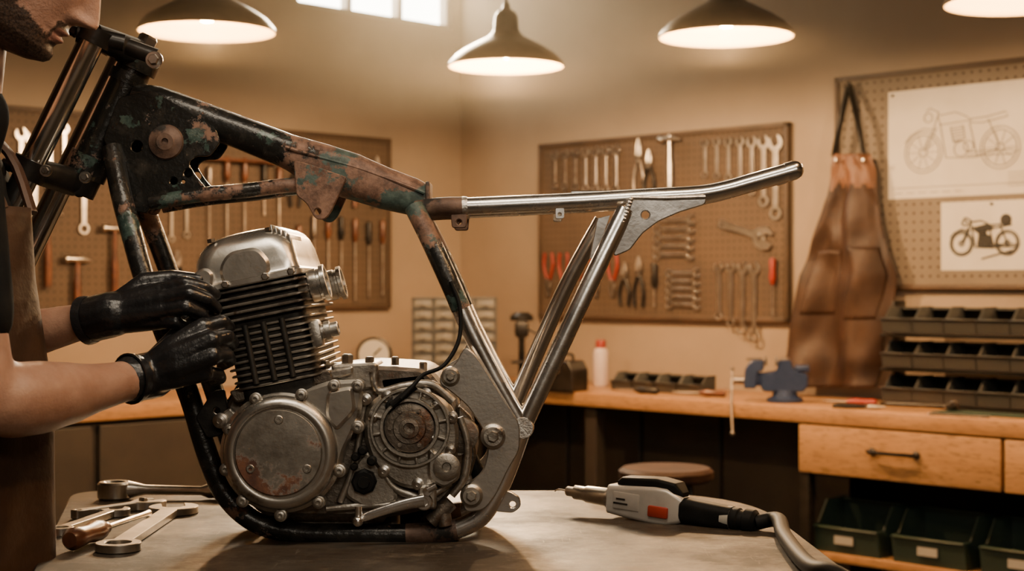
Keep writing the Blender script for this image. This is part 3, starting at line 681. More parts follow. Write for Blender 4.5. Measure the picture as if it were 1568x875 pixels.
def secs(name,l,yc,hd,mat,rr=.012,caps=True,b=None,m=0):
    own=b is None; b=b or B(); rs=[]
    for (u0_,v0_,u1_,v1_,h) in l:
        a=P(u0_,v0_,yc); c=P(u1_,v1_,yc); mid=(a+c)/2; up=(a-c)/2; hh=up.length; up.normalize()
        ring=[]
        for (x,z) in rrect(h,hh,min(rr,h*.95,hh*.95)): ring.append(mid+Vector((0,1,0))*x+up*z)
        rs.append(ring)
    b.rings(rs,m)
    return b.make(name,mat,fr,50) if own else b
secs('backbone',[(212,128,196,176,.03),(250,134,238,188,.034),(300,152,288,204,.034),(370,178,356,226,.034),(438,203,428,256,.036),(450,208,440,262,.040),(500,222,482,290,.044),(550,238,528,304,.045),(600,260,582,320,.045),(640,275,628,330,.042),(656,284,655,334,.038)],2.62,.03,m_black,.025)
b=B(); b.box(P(657,306,2.62),(.008,.086,.056),0,.003); b.make('backbone_end_flange',m_rust2,fr)
b=B()
for s in (1,-1):
    f=(lambda p:p) if s==1 else mir
    b.tube([f(P(u,v,2.578)) for u,v in ((438,226),(470,236),(520,250),(560,262),(620,284),(650,296))],.0035,0,8,3)
b.make('backbone_seam',m_black,fr)
b=B(); b.tube([P(212,92,2.62),P(132,262,2.62)],.030,0,28)
b.tube([P(214,88,2.62),P(205,107,2.62)],.037,0,28); b.tube([P(142,240,2.62),P(128,270,2.62)],.037,0,28)
b.tube([P(200,112,2.62),P(193,128,2.62)],.033,0,28); b.make('head_tube',m_black,fr,50)
gl=[(182,150),(232,138),(330,196),(338,218),(322,240),(300,240),(288,250),(300,270),(316,288),(300,300),(236,306),(226,328),(196,322),(176,245),(158,214)]
def gplate(name,pts,holes,y,th,mat,bev=.0015,both=True,rr=.008,par=None):
    b=B()
    loops=[rnd([XZ(a,c,y) for a,c in pts],rr)]+[circ(*XZ(a,c,y),r/F*y,20) for a,c,r in holes]
    b.plate(loops,y-th/2,y+th/2,bev)
    if both: b.plate(loops,5.24-y-th/2,5.24-y+th/2,bev)
    return b.make(name,mat,par or fr,40)
gplate('head_gusset',gl,[(210,225,9),(288,266,7),(266,278,6),(281,279,3)],2.583,.006,m_black)
b=B()
b.lathe(P(254,218,2.580),(0,-1,0),[(.0,0),(.030,0),(.028,.004),(.018,.006),(.014,.009),(.006,.009),(.005,.004),(0,.004)],0,32)
b.make('gusset_boss',m_rust2,fr)
tubes('gusset_brace_tube',[(230,312,2.575),(300,300,2.575),(380,292,2.575),(450,284,2.58),(500,290,2.59)],.0125,m_black)
gplate('side_bracket',[(450,246),(474,252),(532,272),(520,298),(506,328),(496,338),(483,336),(470,312),(454,300)],[(487,325,5)],2.565,.010,m_black)
ys=2.565
tubes('seat_rail_rusty',[(640,322,2.585),(675,318,ys),(714,317,ys)],.0165,m_rust2)
tubes('seat_rail_bare',[(710,317,ys),(800,313,ys),(900,308,ys),(1000,302,ys),(1070,298,ys),(1110,291,ys),(1150,280,ys),(1214,262,ys)],.0148,m_steel)
b=B()
for s in (0,1):
    f=(lambda p:p) if s==0 else mir
    a=f(P(1204,265,ys)); c=f(P(1217,261,ys)); b.tube([a,c],.0162,0,20); b.ball(f(P(1217,261,ys)),.0155)
    b.tube([f(P(708,317.2,ys)),f(P(716,316.8,ys))],[.0172,.0165],1,20)
b.tube([P(1140,284,ys),mir(P(1140,284,ys))],.011,0,16); b.tube([P(905,310,ys),mir(P(905,310,ys))],.011,0,16)
b.make('rail_caps_crossmembers',[m_steel,m_weld],fr,50)
gplate('rail_tab',[(690,325),(716,325),(714,350),(692,350)],[(703,341,4)],2.56,.012,m_rust2,.0015,True,.005)
gplate('rail_tab_bare',[(850,318),(864,318),(864,336),(850,336)],[(857,329,2.5)],2.56,.010,m_steel,.001,True,.004)
gplate('rail_rib',[(874,293),(1080,291),(1078,299),(874,303)],[],2.565,.006,m_steel,.001,True,.002)
tubes('rear_stay',[(958,322,2.55),(900,442,2.53),(800,656,2.52)],.0152,m_steel,both=False)
tubes('rear_stay_far',[(922,338,2.70),(862,450,2.71),(784,628,2.72)],.0145,m_steel,both=False)
gplate('rear_gusset',[(944,326),(968,306),(1040,303),(1082,300),(1080,314),(1040,326),(1008,340),(984,358),(964,384),(940,394),(936,372)],[(988,330,6)],2.545,.010,m_steel,.002,False,.006)
b=B(); b.tube([P(966,303,2.538),P(1020,304,2.538),P(1080,302,2.538)],.0035,0,8); b.tube([P(966,304,2.538),P(950,340,2.538),P(936,388,2.538)],.004,0,8)
for q in range(18):
    t=q/17; b.ball(P(966-30*t,306+84*t,2.536),.0048,seg=8)
b.lathe(P(800,655,2.52),(0,-1,0),[(.017,-.017),(.0195,.0),(.017,.017)],0,20)
b.make('weld_seams',m_weld,fr)
gplate('strut_crease_plate',[(915,335),(935,330),(912,395),(902,398)],[],2.56,.008,m_steel,.001,False,.003)
gplate('rear_engine_plate',[(712,530),(730,545),(796,650),(796,690),(778,720),(760,758),(742,782),(712,786),(706,764),(716,742),(740,722),(748,690),(738,655),(716,622),(690,600),(672,588),(676,570),(696,560)],[],2.505,.010,m_plate,.002,True,.012)
gplate('lower_lug',[(752,752),(780,752),(796,762),(798,776),(786,786),(760,784),(746,776)],[(785,773,5)],2.52,.014,m_steel,.0015,False,.006)
def bolt(b,u,v,y,r=.008,h=.007,m=0,washer=True):
    p=P(u,v,y)
    if washer: b.lathe(p,(0,-1,0),[(0,-.004),(r*1.6,-.004),(r*1.6,.001),(r*1.5,.002),(0,.002)],m,24)
    b.lathe(p,(0,-1,0),[(0,0),(r,0),(r,h*.8),(r*.85,h),(0,h)],m,6,a0=random.random())
b=B()
for (u,v,r) in ((690,577,.009),(755,669,.012),(722,760,.011)):
    p=P(u,v,2.498); b.lathe(p,(0,-1,0),[(0,-.02),(r*1.7,-.02),(r*1.7,.004),(r*1.3,.007),(r*1.25,.010),(0,.010)],0,28); bolt(b,u,v,2.488,r*.8,.008,0,False)
b.make('mount_bolts',m_alu,fr)
# fork, yokes
b=B(); fd=(P(50,247,2.52)-P(140,62,2.52)).normalized()
tp=P(142,60,2.52); b.tube([tp,tp+fd*.60],.0215,0,28); tp2=mir(tp); b.tube([tp2,tp2+fd*.60],.0215,0,28); b.make('fork_tubes',m_chrome,fr,50)
up=-fd; fx=Vector((up.z,0,-up.x))
def yoke(b,c,hs,th):
    for s in (1,-1):
        base=tp+fd*((c-P(215,90,2.62)).dot(fd)) ; q=Vector((base.x,c.y+s*.10,base.z))+up*.0
        b.tube([q-up*th,q+up*th],.030,0,24)
        b.tube([q,c+Vector((0,s*.02,0))],[.021,.024],0,16,flat=.75)
        b.tube([q-fx*.028-up*th*.6,q-fx*.045-up*th*.6],[.010,.008],0,10)
    b.tube([c-up*th,c+up*th],.034,0,24)
b=B(); yoke(b,P(214,84,2.62),0,.013); yoke(b,P(122,278,2.62)+fd*.004,0,.016)
b.tube([P(196,72,2.53),P(240,88,2.53)],.014,0,14); b.tube([P(118,50,2.51),P(190,66,2.53)],[.016,.014],0,14)
b.make('yokes',m_blk,fr,45)
b=B(); c=P(219,76,2.62); b.lathe(c,up,[(0,0),(.026,0),(.026,.006),(.018,.008),(.018,.022),(.014,.026),(0,.026)],0,6); b.lathe(tp,up,[(0,0),(.02,0),(.019,.010),(.010,.013),(0,.013)],0,24)
bolt(b,236,92,2.515,.009,.01); bolt(b,70,262,2.492,.006,.006); bolt(b,130,272,2.49,.006,.006); b.make('stem_nut',m_bolt,fr)
tubes('clutch_cable',[(690,432,2.50),(704,470,2.495),(703,520,2.485),(680,560,2.47),(648,575,2.46),(630,595,2.45),(614,612,2.445)],.0035,m_rub,both=False,seg=10)

# ---------------------------------------------------------------- engine
en=E('motorcycle_engine',(P(500,650,2.62)))
O=P(427,594,2.45)
Tt=Matrix.Translation(O)@Matrix.Rotation(rad(-11.5),4,'Y')
T=Tt.copy()
def hplate(b,z0,z1,hw,hd,cx=0,cy=.165,r=.02,bev=.0012,m=0):
    rs=[]
    for z,d in ((z0,bev),(z0+bev,0),(z1-bev,0),(z1,bev)): rs.append([Vector((x,y,z)) for x,y in rrect(hw-d,hd-d,r,5,cx,cy)])
    b.rings(rs,m)
CXH=-.008
b=B()
for k in range(10):
    z=.006+k*.0106; w=.072+.0009*k; hplate(b,z,z+.0040,w,.158,-.0008*k,r=.022)
for k in range(5):
    z=.116+k*.0118; hplate(b,z,z+.0045,.083,.165,CXH,r=.018)
b.make('cooling_fins',m_fin,en,40)
b=B(); hplate(b,-.02,.175,.066,.149,-.003,r=.02); 
for x in (-.035,-.005,.025):
    b.tube([(x,.006,.012),(x,.006,.108)],.0050,0,10)
b.make('barrel_core',m_dark,en,40)
b=B(); hplate(b,.171,.182,.088,.168,CXH-.005,r=.02,bev=.002)
rs=[]; CC=CXH-.007
for z,w,d,cx,r in ((.182,.086,.165,0,.02),(.186,.083,.162,0,.022),(.202,.083,.161,-.001,.026),(.220,.081,.158,-.001,.030),(.236,.075,.152,.001,.034),(.247,.067,.144,.003,.036),(.2545,.055,.132,.006,.036),(.258,.038,.115,.008,.034),(.259,.015,.09,.009,.014)):
    rs.append([Vector((x,y,z)) for x,y in rrect(w,d,r,6,CC+cx,.165)])
b.rings(rs)
b.plate([rnd([(CC-.090,.174),(CC-.058,.174),(CC-.05,.20),(CC-.062,.212),(CC-.086,.204)],.010)],-.006,.02,.004)
b.plate([rnd([(CC-.04,.176),(CC+.035,.176),(CC+.042,.20),(CC+.026,.228),(CC-.022,.228),(CC-.042,.205)],.014)],-.003,.02,.005)
for k in range(5):
    b.box((CC+.050+.0065*k,.09,.250-.0052*k),(.003,.13,.018),0,.001)
b.make('rocker_cover',m_alup,en,40)
b=B()
for x,z in ((-.08,.178),(-.035,.178),(.03,.178),(.072,.178)):
    b.lathe((CC+x,-.006,z),(0,-1,0),[(0,-.01),(.0065,-.01),(.0065,.003),(.005,.004),(0,.004)],0,6)
for x in (-.05,.045): b.lathe((CC+x,.03,.250),(0,0,1),[(0,0),(.007,0),(.007,.006),(0,.006)],0,6)
b.make('cover_bolts',m_bolt,en)
b=B()
for cy in (.045,.285):
    c=vec(.054,cy,.148); ax=vec(1,0,.06)
    b.lathe(c,ax,[(.022,0),(.022,.020),(.026,.022),(.027,.026),(.027,.036),(.025,.037),(.025,.041),(.030,.043),(.030,.050),(.027,.051),(.023,.050),(.022,.024),(0,.022)],0,36)
b.make('intake_stubs',m_alup,en,40)
b=B(); b.lathe((.066,.03,.072),(1,0,0.03),[(.012,0),(.012,.02),(.016,.021),(.016,.03),(.012,.031),(.012,.042),(.009,.043),(.008,.03),(0,.03)],0,28); b.box((.072,.03,.072),(.02,.03,.045),0,.006)
b.make('breather_port',m_alu,en,40)
b=B()
for cy in (.06,.27): b.tube([(-.07,cy,.14),(-.10,cy,.145),(-.12,cy,.13)],[.022,.021,.019],0,20,4)
b.make('exhaust_stubs',m_grime,en)
T=I4.copy()
def epl(b,pts,y0,y1,bev=.003,rr=.012,holes=(),m=0,yd=None):
    yd=yd or y0; loops=[rnd([XZ(a,c,yd) for a,c in pts],rr)]+[circ(*XZ(a,c,yd),r/F*yd,24) for a,c,r in holes]; b.plate(loops,y0,y1,bev,m)
b=B()
epl(b,[(352,604),(400,592),(500,566),(560,560),(655,566),(690,612),(708,680),(704,740),(672,778),(600,794),(400,792),(350,735),(338,660)],2.50,2.77,.006,.02)
epl(b,[(350,600),(505,566),(512,585),(360,618)],2.47,2.79,.003,.006)
epl(b,[(395,785),(600,785),(590,806),(410,806)],2.54,2.72,.004,.01)
b.make('crankcase',m_grime,en,40)
b=B()
cc=[]
for i in range(30):
    a=rad(70+ (350-70)*i/29); cc.append((430+94*math.cos(a),694-94*math.sin(a)))
cover=cc+[(528,690),(552,640),(556,600),(545,582),(505,584),(462,598)]
epl(b,[(q[0],q[1]) for q in cover],2.462,2.51,.006,.006)
p=P(430,694,2.462)
px=2.45/F
b.lathe(p,(0,-1,0),[(0,0),(88*px,0),(88*px,.006),(84*px,.013),(78*px,.017),(74*px,.018),(70.5*px,.0165),(70*px,.012),(0,.012)],0,72)
epl(b,[(500,600),(540,592),(545,630),(515,662),(498,640)],2.452,2.47,.005,.01)
b.make('clutch_cover',m_alup,en,40)
b=B(); p=P(427,694,2.450); b.lathe(p,(0,-1,0),[(0,0),(67*px,0),(67*px,.004),(65*px,.007),(30*px,.0085),(0,.009)],0,72); b.make('clutch_inspection_plate',m_rustdisc,en,40)
b=B()
for k in range(3):
    a=rad(90+120*k); u=427+50*math.cos(a); v=694-50*math.sin(a)
    b.lathe(P(u,v,2.4445),(0,-1,0),[(0,-.003),(.0075,-.003),(.0075,.002),(.006,.0035),(.003,.0035),(.003,.001),(0,.001)],0,20)
for (u,v) in ((392,612),(352,660),(346,720),(372,768),(430,790),(488,770),(520,722),(548,655),(548,592),(512,592),(462,606)):
    b.lathe(P(u,v,2.462),(0,-1,0),[(0,-.02),(.011,-.02),(.0105,.003),(.009,.004),(.0075,.004),(.0075,.010),(.006,.011),(.0035,.011),(.0035,.006),(0,.006)],0,20)
b.make('cover_screws',m_alu,en)
b=B()
epl(b,[(560,622),(590,600),(650,596),(690,618),(704,660),(698,720),(660,752),(610,748),(572,716),(556,670)],2.478,2.51,.006,.02)
c=P(628,655,2.478)
for R0,R1,h0,h1 in ((62,57,0,.012),(46,40,0,.018)):
    b.lathe(c,(0,-1,0),[(R0*px,h0),(R0*px,h1-.002),((R0-1)*px,h1),((R1+1)*px,h1),(R1*px,h1-.002),(R1*px,h0)],0,56,closed=True)
for k in range(12):
    a=2*pi*k/12+.2; b.box(c+vec(51*px*math.cos(a),-.005,51*px*math.sin(a)),(16*px,.010,.004),0,.001,R=Matrix.Rotation(-a,3,'Y'))
epl(b,[(655,690),(700,700),(705,735),(680,750),(655,735)],2.468,2.49,.004,.01)
b.lathe(P(684,716,2.468),(0,-1,0),[(0,0),(.022,0),(.022,.004),(.018,.007),(.008,.007),(.006,.003),(0,.003)],0,30)
b.make('gearbox_side_cover',m_alu,en,40)
b=B()
b.lathe(c,(0,-1,0),[(0,0),(38*px,0),(38*px,.014),(34*px,.016),(26*px,.016),(24*px,.020),(16*px,.020),(15*px,.026),(9*px,.027),(8*px,.022),(4*px,.022),(0,.020)],0,40)
for k in range(6):
    a=2*pi*k/6; b.lathe(c+vec(30*px*math.cos(a),-.016,30*px*math.sin(a)),(0,-1,0),[(0,0),(.0035,0),(.0035,.003),(0,.003)],0,10)
b.make('output_shaft',m_grime,en,40)
b=B()
for (l,r) in (([(560,604),(552,660),(540,720),(520,770)],.006),([(585,606),(575,650),(580,700),(600,745),(640,762)],.007),([(500,780),(560,775),(640,770),(690,740)],.006),([(572,570),(580,600),(620,592),(662,590),(694,616)],.007),([(704,640),(716,680),(712,730),(692,760)],.006)):
    b.tube(pl(l,2.49),r,0,10,5)
epl(b,[(505,560),(578,556),(582,596),(520,600)],2.49,2.60,.004,.008); epl(b,[(500,570),(540,562),(540,574),(504,584)],2.475,2.52,.003,.004)
epl(b,[(580,580),(650,572),(660,596),(586,602)],2.50,2.62,.004,.008)
b.lathe(P(612,572,2.56),(0,0,1),[(0,-.02),(.036,-.02),(.036,.0),(.033,.006),(.012,.010),(0,.010)],0,36)
b.lathe(P(537,562,2.53),(0,0,1),[(0,-.01),(.030,-.01),(.030,.002),(.027,.006),(0,.008)],0,36)
epl(b,[(336,636),(352,625),(366,640),(358,668),(340,664)],2.48,2.55,.003,.006)
epl(b,[(640,745),(668,745),(668,782),(642,780)],2.47,2.51,.003,.006)
epl(b,[(560,690),(600,720),(610,770),(560,782),(525,760),(540,715)],2.484,2.51,.005,.012)
b.make('case_details',m_alu,en,40)
b=B()
for (u,v,r) in ((532,556,.010),(498,566,.008),(566,560,.008),(605,560,.007),(648,568,.007)):
    b.lathe(P(u,v,2.52),(0,0,1),[(0,0),(r,0),(r,.012),(r*.7,.014),(0,.014)],0,6)
for (u,v,r) in ((560,612,.007),(593,608,.007),(652,604,.007),(692,640,.007),(690,690,.006),(572,640,.006),(588,722,.007),(640,742,.007),(338,645,.009),(668,620,.006),(610,690,.006),(660,672,.006)):
    b.lathe(P(u,v,2.478),(0,-1,0),[(0,-.01),(r*1.4,-.01),(r*1.4,.004),(r,.005),(r,.010),(r*.5,.011),(r*.4,.008),(0,.008)],0,18)
b.make('case_bolts',m_bolt,en)
b=B()
b.lathe(P(558,738,2.484),(0,-1,0),[(0,0),(.021,0),(.021,.010),(.017,.014),(.0105,.014),(.0095,.020),(0,.020)],0,8)
for (u,v,r) in ((545,700,.007),(556,690,.008),(570,706,.008),(543,715,.006),(600,622,.010)):
    b.lathe(P(u,v,2.478),(0,-1,0),[(0,0),(r,0),(r,.012),(r*.6,.016),(0,.016)],0,14)
b.tube(pl([(600,622),(612,612),(636,592)],2.462),.006,0,10,4); b.tube(pl([(706,560),(726,600),(735,650)],2.55),.008,0,10,4)
b.tube(pl([(720,700),(735,740),(715,775)],2.56),.012,0,12,4)
b.make('plugs_and_wiring',m_rub,en)
b=B(); epl(b,[(700,620),(722,640),(730,700),(716,745),(700,750)],2.53,2.72,.004,.01); b.lathe(P(706,668,2.50),(0,-1,0),[(0,-.05),(.028,-.05),(.028,.002),(.02,.004),(.014,.004),(.012,0),(0,0)],0,28)
for (u,v) in ((712,735),(704,690)): b.tube([P(u,v,2.5),P(u,v,2.74)],.009,0,12)
b.make('rear_casting',m_grime,en)
b=B()
b.lathe(P(650,768,2.475),(0,-1,0),[(0,-.01),(.014,-.01),(.014,.012),(.012,.014),(.007,.014),(.006,.010),(0,.010)],0,24)
b.tube(pl([(650,768),(625,772),(590,782),(556,794)],2.462),[.011,.009,.008,.007],0,14,4,flat=.6)
p=P(549,798,2.455); b.tube([p+vec(0,.02,0),p-vec(0,.012,.0)],.0085,0,16); b.ball(p-vec(0,.012,0),.0085); b.tube([p,p+vec(0,0,.022)],.006,0,12)
b.tube([P(655,752,2.455),P(668,745,2.455)],.005,0,10); b.lathe(P(655,752,2.465),(0,-1,0),[(0,-.01),(.008,-.01),(.008,.008),(0,.009)],0,6)
b.make('gear_lever',m_steel,en,40)
gplate('front_mount',[(326,600),(344,596),(352,640),(340,668),(318,672),(300,640)],[(332,630,5)],2.50,.008,m_dark,.0015,True,.006,en)
b=B(); b.tube([P(660,800,2.5),P(690,770,2.5)],.013,0,14); b.tube([P(682,806,2.5),P(676,772,2.5)],.012,0,14); b.tube([P(420,812,2.52),P(420,780,2.56)],.012,0,14); b.tube([P(600,812,2.54),P(600,780,2.56)],.014,0,14); b.make('sump_mounts',m_grime,en)

# ---------------------------------------------------------------- things on the table
def ontable(x,y,ang,h=0): return Matrix.Translation((x,y,TZ+.001+h))@Matrix.Rotation(ang,4,'Z')@Matrix.Rotation(rad(-90),4,'X')
def tp_(u,v): y=F*(H-TZ)/(v-V0); p=P(u,v,y); return p.x,p.y
def seg_(name,fn,a,c,mats,h=0):
    global T; x0,y0=tp_(*a); x1,y1=tp_(*c); L=math.hypot(x1-x0,y1-y0); ang=math.atan2(y1-y0,x1-x0)-pi/2
    T=ontable(x0,y0,ang,h); b=B(); fn(b,L); b.make(name,mats,None,40); T=I4.copy()
seg_('combination_wrench',lambda b,L:g_wrench(b,0,0,L,0,1.15,0,0,.013),(172,851),(274,782),[m_tool])
seg_('combination_wrench',lambda b,L:g_wrench(b,0,0,L,0,1.15,0,0,.013),(84,824),(186,788),[m_tool])
seg_('adjustable_wrench',lambda b,L:g_adj(b,0,0,L,0,0,0,.016,1.3),(112,797),(246,778),[m_tool],.0)
def drv(b,L):
    b.lathe((0,-.019,0),(0,0,1),[(0,0),(.012,.001),(.018,.010),(.017,.03),(.0145,.06),(.018,.09),(.016,.108),(.010,.118),(.010,.128)],0,24); b.tube([(0,-.019,.125),(0,-.019,L-.02),(0,-.019,L)],[.005,.005,.006],1,10)
seg_('wood_handled_screwdriver',drv,(106,848),(228,804),[m_handle,m_tool])
x0,y0=tp_(152,766)
T=ontable(x0,y0,rad(-90)); b=B()
b.plate([circ(0,.03,.033,32),circ(0,.03,.017,20)],-.034,0,.004); b.tube([(0,-.018,.058),(0,-.018,.09),(0,-.016,.20),(0,-.016,.215),(0,-.016,.27)],[.018,.010,.009,.015,.014],0,16); b.box((-.0,-.02,.25),(.045,.016,.05),0,.004)
b.make('ring_wrench',m_tool,None,40); T=I4.copy()
# electric die grinder
a=P(868,753,2.84); c=P(1150,797,2.63); d=(c-a); L=d.length; xa=d.normalized(); ya=Vector((0,0,1)).cross(xa).normalized(); za=xa.cross(ya)
T=Matrix(((xa.x,ya.x,za.x,a.x),(xa.y,ya.y,za.y,a.y),(xa.z,ya.z,za.z,a.z),(0,0,0,1)))
e=E('die_grinder',a)
def lx(b,secs_,m=0):
    rs=[]
    for (x,hy,hz,cz,r) in secs_: rs.append([Vector((x,y,z)) for y,z in rrect(hy,hz,r,5,0,cz)])
    b.rings(rs,m)
k=L/285.
b=B(); b.lathe((0,0,0),(1,0,0),[(0,0),(.0075,0),(.009,.002),(.009,12*k),(.013,14*k),(.013,30*k),(.0155,34*k),(.017,68*k),(.021,70*k),(.021,80*k),(0,80*k)],0,32)
b.tube([(-14*k,0,.001),(2*k,0,0)],[.0012,.002],0,8); b.tube([(-20*k,0,-.004),(-14*k,0,.001)],[.001,.0012],0,8)
b.make('collet',m_tool,e)
b=B(); lx(b,[(72*k,.018,.019,.0,.008),(76*k,.024,.026,.001,.009),(110*k,.026,.030,.001,.009),(150*k,.027,.034,.002,.008),(168*k,.026,.033,.002,.008),(186*k,.021,.024,.0,.008),(190*k,.018,.020,0,.008)])
b.box((108*k,-.0265,.003),(40*k,.003,.030),0,.001)
b.make('alloy_body',m_grey,e)
b=B(); lx(b,[(88*k,.014,.004,.032,.003),(96*k,.019,.010,.034,.005),(150*k,.022,.012,.038,.006),(178*k,.02,.012,.034,.006),(188*k,.012,.004,.026,.003)])
lx(b,[(182*k,.019,.021,0,.012),(188*k,.0215,.0225,-.001,.014),(230*k,.0205,.0215,-.003,.014),(258*k,.019,.020,-.003,.014)])
b.lathe((282*k,0,-.003),(1,0,0),[(.018,-26*k),(.020,-22*k),(.020,-14*k),(.017,-12*k),(.017,-6*k),(.021,-4*k),(.021,8*k),(.015,12*k),(0,12*k)],0,28)
b.make('grip',m_rub,e)
b=B(); b.box((158*k,-.0275,-.007),(30*k,.008,.020),0,.003); b.make('trigger',m_red,e)
b=B(); b.lathe((258*k,0,-.003),(1,0,0),[(.0195,-12*k),(.0205,-12*k),(.0205,0),(.0195,0)],0,28); 
b.box((100*k,-.0285,.006),(14*k,.001,.003),1); b.box((100*k,-.0285,-.002),(22*k,.001,.003),1)
b.make('collar_label',[m_label,m_blk],e)
T=I4.copy()
hp=[c+xa*.012-vec(0,0,.003),c+xa*.05,vec(*tp_(1202,838),TZ+.015),vec(*tp_(1240,884),TZ+.015),vec(.46,2.12,TZ+.014),vec(.56,2.02,TZ-.06),vec(.60,2.0,.5),vec(.62,2.1,.03),vec(.9,2.3,.02)]
hp[1].z=TZ+.022
B().tube(hp,[.013]*9,0,16,8).make('air_hose',m_rub,e,60)

# ---------------------------------------------------------------- the mechanic
mc=E('mechanic',(-.88,2.36,0))
sh_n=vec(-.785,2.145,1.40); sh_f=vec(-.90,2.55,1.40)
el_n=P(-25,618,2.13); wr_n=P(218,578,2.37); el_f=vec(-.90,2.53,1.135); wr_f=P(152,487,2.44)
sl_n=sh_n.lerp(el_n,.62); sl_f=sh_f.lerp(el_f,.7)
blob('shirt',[([vec(-.89,2.36,.95),vec(-.885,2.36,1.1),vec(-.88,2.355,1.25),vec(-.875,2.35,1.38)],[.12,.115,.13,.10]),
 ([sh_n,vec(-.86,2.26,1.42),vec(-.87,2.35,1.44),vec(-.89,2.45,1.42),sh_f],[.068,.075,.075,.075,.068]),
 ([vec(-.86,2.35,1.44),vec(-.83,2.345,1.50)],[.07,.062]),
 ([sh_n,sl_n],[.070,.060]),([sh_f,sl_f],[.070,.058])],
 [(vec(-.89,2.36,.98),(.125,.175,.12)),(vec(-.89,2.36,1.13),(.118,.165,.15)),(vec(-.88,2.355,1.28),(.125,.19,.15))],m_shirt,mc,.009,6)
def lerpc(a,c,rs,bow=vec(0,0,0)):
    n=len(rs)-1; return ([a.lerp(c,i/n)+bow*math.sin(pi*i/n) for i in range(n+1)],rs)
blob('forearm_near',[lerpc(sh_n.lerp(el_n,.4),el_n,[.046,.047,.046]),lerpc(el_n,wr_n,[.046,.055,.054,.047,.038,.033,.031],vec(0,0,-.006))],[(el_n+vec(-.01,0,-.010),(.040,.040,.040))],m_skin,mc,.006,8)
blob('forearm_far',[lerpc(sh_f.lerp(el_f,.4),el_f,[.045,.045]),lerpc(el_f,wr_f,[.044,.048,.046,.040,.035,.031,.030])],[],m_skin,mc,.006,8)
blob('jeans',[([vec(-.89,2.36,.97),vec(-.89,2.36,.9)],[.13,.13]),([vec(-.89,2.27,.92),vec(-.875,2.25,.5),vec(-.90,2.25,.10)],[.10,.068,.052]),([vec(-.89,2.45,.92),vec(-.885,2.47,.5),vec(-.91,2.48,.10)],[.10,.068,.052])],[(vec(-.89,2.36,.95),(.13,.17,.10))],m_jean,mc,.012,5)
blob('boots',[([vec(-.91,2.25,.14),vec(-.90,2.25,.06),vec(-.80,2.235,.045),vec(-.745,2.23,.04)],[.058,.052,.045,.040]),([vec(-.92,2.48,.14),vec(-.91,2.48,.06),vec(-.81,2.485,.045),vec(-.755,2.49,.04)],[.058,.052,.045,.040])],[],m_blk,mc,.010,4)
rowsA=[(1.36,.142,.10,52),(1.25,.145,.14,55),(1.13,.160,.185,62),(1.07,.170,.20,95),(.95,.172,.205,100),(.80,.176,.21,100),(.62,.186,.215,98),(.45,.19,.22,96)]
nr=50;nc=40;vs=[]
for i in range(nr):
    t=i/(nr-1)*(len(rowsA)-1);k_=min(int(t),len(rowsA)-2);f=t-k_
    z,a_,b_,an=[rowsA[k_][q]*(1-f)+rowsA[k_+1][q]*f for q in range(4)]
    for j in range(nc):
        th=rad(-an+2*an*j/(nc-1)); w=.006*math.sin(9*th+i*.05)*min(1,i/25)
        vs.append((-.885+(a_+w)*math.cos(th),2.36+(b_+w)*math.sin(th),z))
b=B(); b.add(vs,[[i*nc+j,i*nc+j+1,(i+1)*nc+j+1,(i+1)*nc+j] for i in range(nr-1) for j in range(nc-1)])
o=b.make('leather_work_apron',m_leathern,mc,80); md=o.modifiers.new('s','SOLIDIFY'); md.thickness=.005
b=B(); 
for s in (-1,1): b.tube([(-.76,2.36+s*.07,1.355),(-.80,2.36+s*.08,1.45),(-.87,2.35+s*.075,1.50),(-.94,2.35+s*.03,1.47)],.008,0,8,4,flat=2)
b.tube([(-.885+.176*math.cos(rad(a)),2.36+.208*math.sin(rad(a)),1.06) for a in range(-100,101,10)],.009,0,8); b.make('apron_straps',m_leather,mc)
# head (lowered gaze)
HS=1.12
pit=rad(33); yaw=rad(4)
fx_=vec(math.cos(pit)*math.cos(yaw),math.cos(pit)*math.sin(yaw),-math.sin(pit)); ly=vec(-math.sin(yaw),math.cos(yaw),0); uz=fx_.cross(ly)
hc=P(150,47,2.335)-fx_*.118*HS+uz*.034*HS
TH=Matrix(((fx_.x,ly.x,uz.x,hc.x),(fx_.y,ly.y,uz.y,hc.y),(fx_.z,ly.z,uz.z,hc.z),(0,0,0,1)))@Matrix.Scale(HS,4)
tab=[(-.124,.030,.000,.012),(-.119,.055,-.004,.028),(-.110,.072,-.012,.041),(-.095,.080,-.03,.050),(-.075,.079,-.05,.056),(-.05,.081,-.066,.062),(-.02,.085,-.078,.068),(.01,.086,-.09,.073),(.04,.090,-.097,.076),(.07,.081,-.092,.072),(.095,.058,-.07,.055),(.110,.028,-.040,.032),(.117,.005,-.012,.008)]
def htab(z):
    for i in range(len(tab)-1):
        if z<=tab[i+1][0]: f=(z-tab[i][0])/(tab[i+1][0]-tab[i][0]); f=max(0,f); return [tab[i][q]*(1-f)+tab[i+1][q]*f for q in (1,2,3)]
    return tab[-1][1:]
G=lambda x,s: math.exp(-(x/s)**2)
